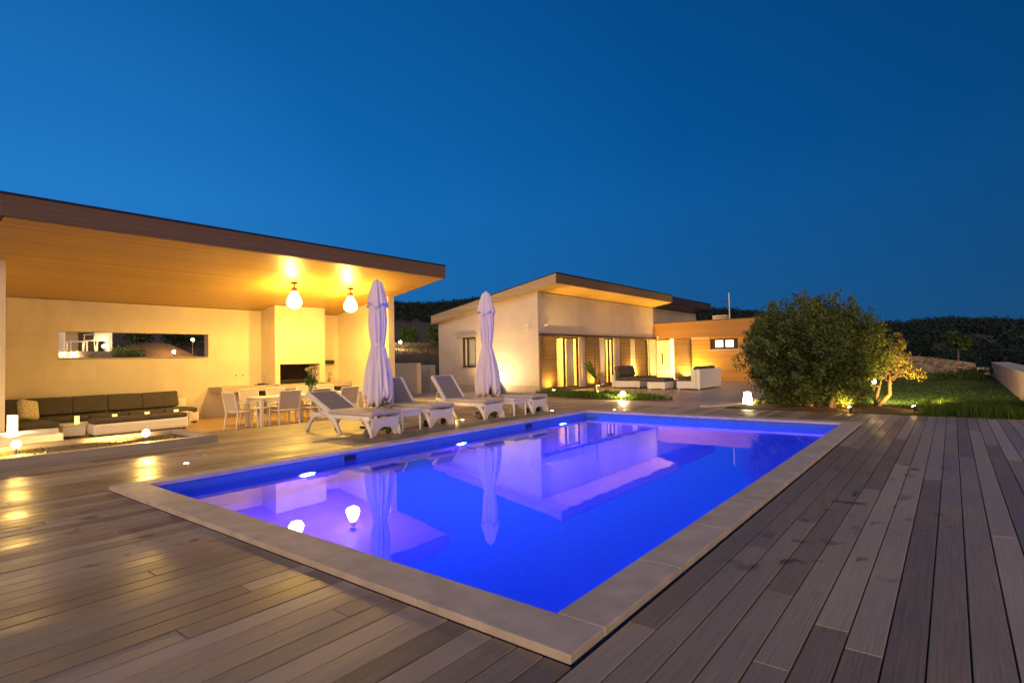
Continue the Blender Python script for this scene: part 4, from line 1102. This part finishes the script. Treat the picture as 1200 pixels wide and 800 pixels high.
for x0, x1 in ((-10.358, -9.932), (-9.798, -9.372)):
    b = MB(); b.box(x0, x1, WY + .11, WY + .13, 1.863, 2.247); b.build('pane', pane_mat, w2)
b = MB(); b.box(-10.7, -7.6, WY - .05, WY - .001, 1.68, 1.755); b.build('sill', plaster_house, w2)
b = MB(); b.box(-11.66, -10.66, WY - .07, WY - .002, 2.36, 2.44); b.build('wing_lintel', plaster_house, hs)
b = MB(); b.box(-13.9, -4.6, WY + .26, 38.3, 3.0, 3.1); b.build('wing_roof', roof_edge, hs)
b = MB(); b.box(-4.9, -4.6, WY + .26, 38.3, -.2, 2.99); b.build('wing_side_wall', clad_wood, hs)
for z in (3.46, 3.58):
    b = MB(); b.tube([(-13.62, WY - .19, z - 1.05), (-13.62, WY - .19, z - .97)], .045, 10); b.build('wall_sensor', white_metal, hs)

# roof-top things behind the wing
t = thing('antenna_mast', 'thin metal antenna mast rising behind the timber parapet', 'antenna', (-11.3, 37.3, 3.1))
b = MB(); b.tube([(-11.3, 37.3, 3.1), (-11.3, 37.3, 5.45)], .05, 8); b.build('mast', M('galvanised', (.45, .47, .5), .35, .1, metal=.6), t)
b = MB(); b.tube([(-11.9, 37.3, 4.9), (-11.3, 37.3, 4.95)], .012, 6); 
for i in range(5): b.tube([(-11.85 + i * .12, 37.1, 4.9), (-11.85 + i * .12, 37.5, 4.9)], .008, 5)
b.build('antenna_arm', dark_metal, t)
t = thing('air_unit', 'lit slatted ventilation unit on the roof beside the antenna mast', 'vent unit', (-11.9, 37.5, 3.1))
b = MB(); b.box(-12.45, -11.5, 37.45, 37.95, 3.1, 4.05); b.build('cabinet', plaster_house, t)
b = MB()
for i in range(4): b.box(-12.43, -11.52, 37.41, 37.447, 3.42 + i * .15, 3.5 + i * .15)
b.build('grille', slat_wood, t)
t = thing('roof_lamp', 'small glowing lamp on the flat roof left of the antenna mast', 'lamp', (-12.3, 37.1, 3.1))
b = MB(); b.cyl(-12.3, 37.1, 3.1, 3.55, .03, 8); b.build('stem', dark_metal, t)
b = MB(); b.sphere((-12.3, 37.1, 3.64), .10, 12); b.build('globe', emis('lit_roof_globe', WARM2, 30), t, smooth=True)

# ground uplights along the facade and in the bed
def uplight(x, y, label, tgt, energy, spot=50, z=0., col=WARM, group='ground uplights along the villa walls'):
    t = thing('ground_uplight', label, 'uplight', (x, y, z), 0, group)
    b = MB(); b.cyl(x, y, z, z + .07, .075, 16); b.build('housing', dark_metal, t)
    b = MB(); b.lathe([(.06, z + .071), (.055, z + .085), (.001, z + .09)], (x, y, 0), 16); b.build('lens', emis('lit_uplight', col, 30), t)
    light('uplight_beam', 'SPOT', (x, y, z + .13), energy, col, .04, tgt, spot, .9)
uplight(-16.3, 18.3, 'uplight at the foot of the gable wall behind the right parasol', (-15.8, 19.6, 2.4), 150, 150, 0., (1, .68, .32))
uplight(-13.55, 20.1, 'uplight below the first louvred shutter at the villa corner', (-13.75, 20.1, 2.2), 45, 165)
uplight(-13.5, 23.85, 'uplight below the second louvred shutter behind the palm', (-13.75, 23.9, 2.2), 60, 165)
uplight(-13.55, 28.4, 'uplight below the bright wall strip between shutters', (-13.8, 28.4, 2.4), 170, 150)
uplight(-12.0, 31.15, 'uplight left of the corner post by the timber wing', (-12.05, 31.4, 1.6), 170, 120)
uplight(-11.4, 31.15, 'uplight right of the corner post by the timber wing', (-11.0, 31.5, 1.5), 230, 130)
uplight(-12.75, 18.75, 'uplight in the planted bed aimed up at the villa eaves', (-13.1, 22.5, 4.5), 420, 58)
uplight(-10.4, 18.3, 'second uplight in the planted bed nearer the palm', (-12.9, 28.0, 4.45), 640, 42)

uplight(-13.2, 30.5, 'unseen uplight added to brighten the cream front door', (-13.4, 31.5, 1.4), 100, 120)  # fitting out of sight, added for the glow on the door

# planted bed in front of the villa
bedpts = [(-13.2, 18.2), (-12.3, 17.4), (-9.9, 16.85), (-7.6, 17.1), (-7.2, 17.6), (-8.6, 18.4), (-10.7, 18.9), (-12.6, 19.0)]
b = MB(); b.prism([(x, y, -.001) for x, y in bedpts], (0, 0, .03)); tag(b.build('flower_bed', soil), kind='structure', label='narrow planted bed in the paving before the villa', cat='flower bed')
def inpoly(x, y, P):
    c = False
    for (x0, y0), (x1, y1) in zip(P, P[1:] + P[:1]):
        if (y0 > y) != (y1 > y) and x < (x1 - x0) * (y - y0) / (y1 - y0) + x0: c = not c
    return c
sp = []
while len(sp) < 5200:
    x, y = random.uniform(-13.2, -7.2), random.uniform(16.8, 19)
    if inpoly(x, y, bedpts): sp.append((x, y, .028))
blades('ground_cover', sp, .06, .2, grass_mat, .014, 'low green ground cover filling the bed before the villa', 'ground cover', .9)
shrub('low_shrub', 'small round shrub in the villa bed beside the palm', -9.7, 17.9, .03, .3, .3, 10, bush_leaf)
shrub('low_shrub', 'small shrub beside the globe lamp in the villa bed', -8.5, 17.5, .03, .3, .25, 10, bush_leaf)
pm = thing('young_palm', 'slender young palm with few fronds in the villa bed', 'palm', (-10.65, 18.6, .03))
b = MB(); b.tube([(-10.65, 18.6, 0), (-10.64, 18.6, .6), (-10.66, 18.6, 1.2), (-10.65, 18.6, 2.25)], [.05, .04, .03, .015], 8); b.build('trunk', bark, pm, smooth=True)
frond_mat = leafmat('palm_fronds', [(0, (.08, .14, .02)), (1, (.14, .22, .04))])
for (a, l, rise, z0) in ((3.4, .30, .62, .70), (3.9, .34, .50, .66), (2.9, .22, .70, .72), (.3, .42, .20, .62), (.9, .36, .28, .66), (5.2, .4, .26, .6)):
    b = MB()
    for i in range(12):
        q = i / 11; c0 = Vector((-10.65 + math.cos(a) * l * q, 18.6 + math.sin(a) * l * q * .6, z0 + rise * q - .18 * q * q))
        for s_ in (-1, 1):
            d = Vector((math.cos(a) * .12 + s_ * .07 * (1 - q * .5), math.sin(a) * .1 + s_ * .05, .16 - .06 * q)); wv = Vector((.014, .0, .012))
            b.poly([c0 - wv, c0 + wv, c0 + d * 1.35])
    b.build('frond', frond_mat, pm)
# globe and lantern lamps
t = thing('globe_lamp', 'glowing globe lamp on a short stem at the edge of the villa bed', 'lamp', (-8.75, 17.1, 0))
b = MB(); b.cyl(-8.75, 17.1, 0, .14, .02, 10); b.build('stem', dark_metal, t)
b = MB(); b.sphere((-8.75, 17.1, .20), .075, 16); b.build('globe', emis('lit_globe', WARM2, 420), t, smooth=True)
t = thing('path_lantern', 'flared white glowing lantern on the paving edge by the olive tree', 'lantern', (-4.66, 16.8, 0))
b = MB(); b.lathe([(.135, .02), (.115, .18), (.085, .36), (.001, .37)], (-4.66, 16.8, 0), 20); b.build('shade', emis('lit_path_lantern', (1, .72, .36), 26), t, smooth=True)
b = MB(); b.cyl(-4.66, 16.8, 0, .019, .15, 20); b.build('base', white_metal, t)
b = MB(); b.prism([(-5.6, 15.55, -.001), (-5.4, 15.55, -.001), (-4.6, 16.55, -.001), (-4.75, 16.62, -.001)], (0, 0, .05)); tag(b.build('edging_stone', stone_cap, bevel=.006), 'pale edging stone leading from the paving to the path lantern', 'edging stone')
# garden spots among the olives
spotlight(-.75, 16.3, .0, 'garden spotlight on the mulch right of the small olive tree', (-1.2, 17.0, 1.0), 120, 'garden spotlights under the olive trees', .045, .05, 120)
spotlight(-2.0, 15.75, .0, 'garden spotlight on the mulch before the large olive trunks', (-2.6, 16.4, .9), 16, 'garden spotlights under the olive trees', .035, .03, 120)
spotlight(-3.3, 16.9, .0, 'garden spotlight hidden behind the large olive trunks', (-2.7, 16.3, .9), 22, 'garden spotlights under the olive trees', .04, .05, 130)
spotlight(-.36, 16.95, .0, 'garden spotlight by the spiky shrub aimed over the lawn', (-.2, 23, .2), 130, 'garden spotlights under the olive trees', .035, .05, 120)
light('garden_globe_light', 'SPOT', (-1.72, 18.32, .63), 150, (1, .72, .30), .05, (-.3, 25, .0), 150, .8)
t = thing('garden_globe', 'small glowing lawn globe on a thin post behind the small olive', 'lamp', (-1.72, 18.2, 0))
b = MB(); b.cyl(-1.72, 18.2, -.05, .58, .018, 8); b.build('post', dark_metal, t)
b = MB(); b.sphere((-1.72, 18.2, .63), .06, 14); b.build('globe', emis('lit_lawn_globe', (1, .64, .22), 90), t, smooth=True)

# ------------------------------------------------------------------ patio sofa set before the villa
ps = thing('patio_sofa', 'white two seat patio sofa with charcoal cushions at the left of the patio set', 'sofa', (-11.7, 24.2, 0))
b = MB(); b.box(-12.35, -11.1, 23.35, 25.2, .05, .34); b.box(-12.5, -12.36, 23.35, 25.2, .05, .62); b.build('base', white_plastic, ps, bevel=.02)
for y in (23.4, 24.3):
    b = MB(); b.box(-12.33, -11.08, y, y + .88, .345, .52); b.build('seat_cushion', cushion_dark, ps, bevel=.05, seg=3)
    mt = Matrix.Translation((-12.3, 0, .5)) @ Matrix.Rotation(R(-15), 4, 'Y')
    b = MB(); b.box(0, .18, y + .02, y + .86, 0, .5, mt); b.build('back_cushion', cushion_dark, ps, bevel=.06, seg=3)
for x in (-12.45, -11.2):
    for y in (23.4, 25.1): b = MB(); b.box(x, x + .07, y, y + .07, 0, .049); b.build('leg', dark_metal, ps)
po = thing('patio_ottoman', 'square white patio ottoman with charcoal cushion in front of the patio sofa', 'ottoman', (-10, 23.1, 0))
b = MB(); b.box(-10.42, -9.62, 22.65, 23.6, .05, .34); b.build('base', white_plastic, po, bevel=.02)
b = MB(); b.box(-10.75, -9.6, 22.63, 23.65, .345, .5); b.build('cushion', cushion_dark, po, bevel=.05, seg=3)
for x in (-10.38, -9.75):
    for y in (22.7, 23.5): b = MB(); b.box(x, x + .08, y, y + .08, 0, .049); b.build('leg', white_metal, po)
pc_ = thing('patio_table', 'low grey woven coffee table in the middle of the patio set', 'table', (-9.9, 24.4, 0))
b = MB(); b.box(-10.3, -9.45, 24.0, 25.0, .04, .36); b.build('base', sling_grey, pc_, bevel=.02)
b = MB(); b.box(-10.32, -9.43, 23.98, 25.02, .362, .385); b.build('tabletop', white_metal, pc_, bevel=.004)
candle(-9.95, 24.4, .386, .2, .06, 'amber candle glass on the patio coffee table')
pr_ = thing('patio_sofa', 'white patio loveseat with high woven back at the right of the patio set', 'sofa', (-8.7, 24.2, 0))
b = MB(); b.box(-9.25, -8.42, 23.0, 25.7, .05, .36); b.box(-8.41, -8.24, 23.0, 25.7, .05, .86); b.build('base', white_plastic, pr_, bevel=.02)
b = MB(); b.box(-8.62, -8.42, 23.0, 23.14, .361, .84); b.build('arm', white_plastic, pr_, bevel=.02)
for y in (23.2, 24.42):
    b = MB(); b.box(-9.28, -8.45, y, y + 1.18, .365, .54); b.build('seat_cushion', cushion_dark, pr_, bevel=.05, seg=3)
    mt = Matrix.Translation((-8.62, 0, .52)) @ Matrix.Rotation(R(14), 4, 'Y')
    b = MB(); b.box(-.09, .09, y + .03, y + 1.15, 0, .46, mt); b.build('back_cushion', cushion_dark, pr_, bevel=.06, seg=3)
for x in (-9.2, -8.35):
    for y in (23.05, 25.58): b = MB(); b.box(x, x + .07, y, y + .07, 0, .049); b.build('leg', white_metal, pr_)

# ------------------------------------------------------------------ yard walls and bank between pavilion and house
b = MB(); b.box(-24.5, -18.8, 17.0, 17.25, -.3, 1.36); tag(b.build('yard_wall', plaster, bevel=.008), 'cream rendered yard wall between the pavilion and the villa', 'wall')
b = MB(); b.box(-23.5, -20.3, 19.0, 19.25, -.3, 1.24); b.box(-20.28, -19.97, 18.98, 19.27, -.3, 1.24); tag(b.build('yard_wall', plaster_grey, bevel=.008), 'shorter grey yard wall touching the villa gable', 'wall')
bankprof = [(-21.2, -.38), (-23.5, .75), (-25, 1.25), (-26.6, 1.55), (-28.6, 1.75), (-31, 1.95), (-35, 2.35), (-36.5, 2.75), (-42, 2.9), (-46, 2.6)]
vs = []; fs = []; ny = 40
for j in range(ny + 1):
    y = -12 + 80 * j / ny
    for x, z in bankprof: vs.append((x + random.uniform(-.2, .2), y, z - (.25 if y > 40 else 0) + random.uniform(-.08, .08)))
nb = len(bankprof)
for j in range(ny):
    for i in range(nb - 1): k = j * nb + i; fs.append((k, k + 1, k + nb + 1, k + nb))
tag(raw('bank', vs, fs, M('grassy_earth', (.11, .085, .04), .95, .6, (1.2, 1.2, 1.2), 1.0, 12), smooth=True), kind='structure', label='dry grassy bank rising behind the pavilion', cat='bank')
sp = []
for _ in range(9000):
    y = random.uniform(-4, 44); x = random.uniform(-38, -25)
    for (xa, za), (xb, zb) in zip(bankprof, bankprof[1:]):
        if xb <= x <= xa: z = za + (zb - za) * (x - xa) / (xb - xa)
    sp.append((x, y, z - .05))
blades('bank_grass', sp, .1, .4, leafmat('dry_grass', [(0, (.05, .04, .012)), (1, (.17, .12, .05))]), .02, 'dry grass tufts on the bank behind the pavilion', 'grass', .8)
b = MB(); b.box(-37.2, -36.9, 20, 44, 2.3, 3.05); tag(b.build('field_wall', rubble, bevel=.03), 'low field wall along the top of the bank', 'wall')
b = MB(); b.box(-33.5, -32.6, 29.9, 30.3, 1.2, 2.1); tag(b.build('gate_pillar', rubble, bevel=.03), 'pale stone gate pillar on the bank left of the villa', 'pillar')
b = MB()
for i in range(9):
    b.box(-32.45 + random.uniform(-.1, .1), -30.4 + random.uniform(-.1, .1), 29.8 + random.uniform(-.05, .05), 30.2, 1.2 + i * .1, 1.29 + i * .1)
tag(b.build('log_stack', M('brown_logs', (.20, .10, .05), .9, .5, (3, 3, 9))), 'brown stacked timber beside the gate pillar on the bank', 'timber stack')
def lamp_post(x, y, z, h, label, strength, group='lamps on the bank behind the pavilion', r=.09):
    t = thing('lamp_post', label, 'lamp', (x, y, z), 0, group)
    b = MB(); b.cyl(x, y, z - .3, z + h, .025, 8); b.build('post', dark_metal, t)
    b = MB(); b.sphere((x, y, z + h + r), r, 12); b.build('globe', emis('lit_post_globe', WARM2, strength), t, smooth=True)
lamp_post(-35.1, 30, 2.35, .55, 'lamp on the bank between the pavilion and the villa', 900, r=.10)
# seen through the slot window
b = MB(); b.box(-31.5, -27.6, 3, 8.2, 1.6, 2.12); tag(b.build('upper_terrace', paving_mat), kind='structure', label='raised paved terrace seen through the slot window', cat='terrace')
nbh = thing('garden_house', 'pale garden house with timber panel seen through the slot window', 'building', (-30, 6.5, 2.12))
b = MB(); b.box(-31, -30.7, 4, 6.95, 2.12, 4.4); b.build('wall', plaster_house, nbh)
b = MB(); b.box(-30.6, -30.5, 6.9, 7.6, 2.12, 4.4); b.build('timber_panel', fascia_light, nbh)
b = MB(); b.box(-30.62, -30.55, 7.62, 8.45, 2.12, 4.4); b.build('dark_panel', dark_brown, nbh)
for y in (6.62, 8.3):
    b = MB(); b.box(-29.6, -29.35, y, y + .25, 2.12, 4.4); b.build('column', white_metal, nbh, bevel=.01)
b = MB(); b.box(-31, -29, 4, 8.9, 4.4, 4.6); b.build('roof', dark_brown, nbh)
t = thing('garden_table', 'small white table on the terrace behind the slot window', 'table', (-28.4, 6.95, 2.12))
b = MB(); b.box(-28.7, -28.1, 6.72, 7.35, 2.52, 2.56); b.build('tabletop', white_metal, t)
for x in (-28.68, -28.16):
    for y in (6.74, 7.28): b = MB(); b.box(x, x + .05, y, y + .05, 2.12, 2.518); b.build('leg', white_metal, t)
gc = copy_tree(ch0, (-28.3, 7.65, 2.12), PI / 2 + .4, 'white chair beside the small table behind the slot window')
del gc['group']
for x, y, z, h, lb, st in ((-28, 7.86, 2.12, .15, 'lamp beside the garden house column behind the slot window', 60), (-27.6, 6.72, 1.7, .22, 'brightest low lamp at the left of the slot window', 70), (-27.6, 6.4, 1.7, .22, 'faint low lamp at the far left of the slot window', 40), (-28, 10.55, 1.75, .28, 'low lamp on the path at the right of the slot window', 70), (-28, 11.36, 1.8, .8, 'tall lamp at the right end of the slot window', 110)):
    lamp_post(x, y, z, h, lb, st * 7, r=.065)
vs = []; fs = []
for j in range(9):
    for i in range(24):
        a = 2 * PI * i / 24; q = j / 8
        vs.append((-30.0 + 1.5 * q * math.cos(a) * (1 + random.uniform(-.06, .06)), 10.3 + 2.2 * q * math.sin(a) * (1 + random.uniform(-.06, .06)), 1.75 + .85 * (1 - q * q) + random.uniform(-.05, .05)))
for j in range(8):
    for i in range(24): fs.append((j * 24 + i, j * 24 + (i + 1) % 24, (j + 1) * 24 + (i + 1) % 24, (j + 1) * 24 + i))
tag(raw('soil_mound', vs, fs, soil, smooth=True), kind='structure', label='brown earth mound behind the slot window', cat='earth mound')
b = MB(); b.box(-28.6, -27.0, 8.2, 13, 1.4, 1.84); tag(b.build('upper_path', paving_mat), kind='structure', label='pale path seen at the bottom of the slot window', cat='path')
shrub('round_bush', 'dark green bush in the middle of the slot window view', -27.6, 8.55, 1.6, .5, 1.0, 26, bush_leaf, .12)
shrub('round_bush', 'small clipped bush below the table in the slot window view', -27.7, 7.2, 1.7, .22, .4, 9, bush_leaf, .07)
shrub('round_bush', 'small clipped bush at the left end of the slot window view', -27.7, 6.5, 1.75, .22, .45, 9, bush_leaf, .07)

# ------------------------------------------------------------------ distant trees
def far_tree(x, y, z, h, w, label, mat, trunk=.35, n=60, size=.3, cat='tree', group=None):
    c = []
    for _ in range(26):
        d = Vector((random.gauss(0, 1), random.gauss(0, 1), random.gauss(0, 1))).normalized() * random.uniform(.3, 1)
        c.append((Vector((x + d.x * w * .75, y + d.y * w * .75, z + h * (trunk + (1 - trunk) * .5) + d.z * h * (1 - trunk) * .42)), w * .35, random.uniform(.2, .8)))
    tree('garden_tree', label, (x, y, z), c, [([(x, y, z - .2), (x + .02, y, z + h * trunk), (x, y, z + h * .7)], [h * .02, h * .018, h * .008])], mat, n, size, group, cat, .5)
far_tree(.25, 43, -.1, 2.9, .75, 'slim young tree with round crown beyond the stone wall', bush_leaf, .5, 50, .16)
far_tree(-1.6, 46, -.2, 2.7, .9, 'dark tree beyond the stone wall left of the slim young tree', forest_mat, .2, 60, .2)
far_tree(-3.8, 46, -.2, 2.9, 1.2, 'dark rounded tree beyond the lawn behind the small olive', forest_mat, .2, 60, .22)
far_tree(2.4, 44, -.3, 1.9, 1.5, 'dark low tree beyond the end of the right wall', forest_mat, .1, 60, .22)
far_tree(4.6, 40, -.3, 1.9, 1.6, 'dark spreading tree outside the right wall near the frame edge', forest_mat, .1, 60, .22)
far_tree(-36.0, 11.6, 2.4, 2.3, 1.3, 'dark green tree seen at the top of the slot window left of centre', bush_leaf, .1, 90, .2)
far_tree(-37.0, 14.6, 2.4, 2.2, 1.5, 'dark green tree seen at the top right of the slot window', bush_leaf, .1, 90, .2)
far_tree(-33.0, 33.5, 2.0, 3.0, 1.3, 'green tree lit by the bank lamp left of the villa', bush_leaf, .3, 80, .22)
far_tree(-38.0, 33.5, 2.6, 2.0, 1.2, 'green bush tree left of the lit tree on the bank', bush_leaf, .15, 80, .22)
far_tree(-36.2, 35.5, 2.6, 2.2, 1.4, 'dark green tree between two trees on the bank', bush_leaf, .15, 80, .22)
# rows of scrub beyond the lawn and forest on the hills: one mass each
def mass(name, label, spots, mat, nl, size, cat):
    vs, fs, tn = leaf_cloud(spots, nl, size, 1.0, aspect=.75)
    tag(raw(name, vs, fs, mat, tones=tn), label, cat, kind='stuff')
sp = []
for _ in range(420):
    az = random.uniform(-13, 9); r = random.uniform(48, 85)
    w_ = random.uniform(.5, 1.3)
    hh = hill_z = -.4 + max(0, (r - 55) / 185) ** 2 * 20
    sp.append(((r * math.sin(R(az)), r * math.cos(R(az)), hh + w_ * .7), w_, random.uniform(.1, .9)))
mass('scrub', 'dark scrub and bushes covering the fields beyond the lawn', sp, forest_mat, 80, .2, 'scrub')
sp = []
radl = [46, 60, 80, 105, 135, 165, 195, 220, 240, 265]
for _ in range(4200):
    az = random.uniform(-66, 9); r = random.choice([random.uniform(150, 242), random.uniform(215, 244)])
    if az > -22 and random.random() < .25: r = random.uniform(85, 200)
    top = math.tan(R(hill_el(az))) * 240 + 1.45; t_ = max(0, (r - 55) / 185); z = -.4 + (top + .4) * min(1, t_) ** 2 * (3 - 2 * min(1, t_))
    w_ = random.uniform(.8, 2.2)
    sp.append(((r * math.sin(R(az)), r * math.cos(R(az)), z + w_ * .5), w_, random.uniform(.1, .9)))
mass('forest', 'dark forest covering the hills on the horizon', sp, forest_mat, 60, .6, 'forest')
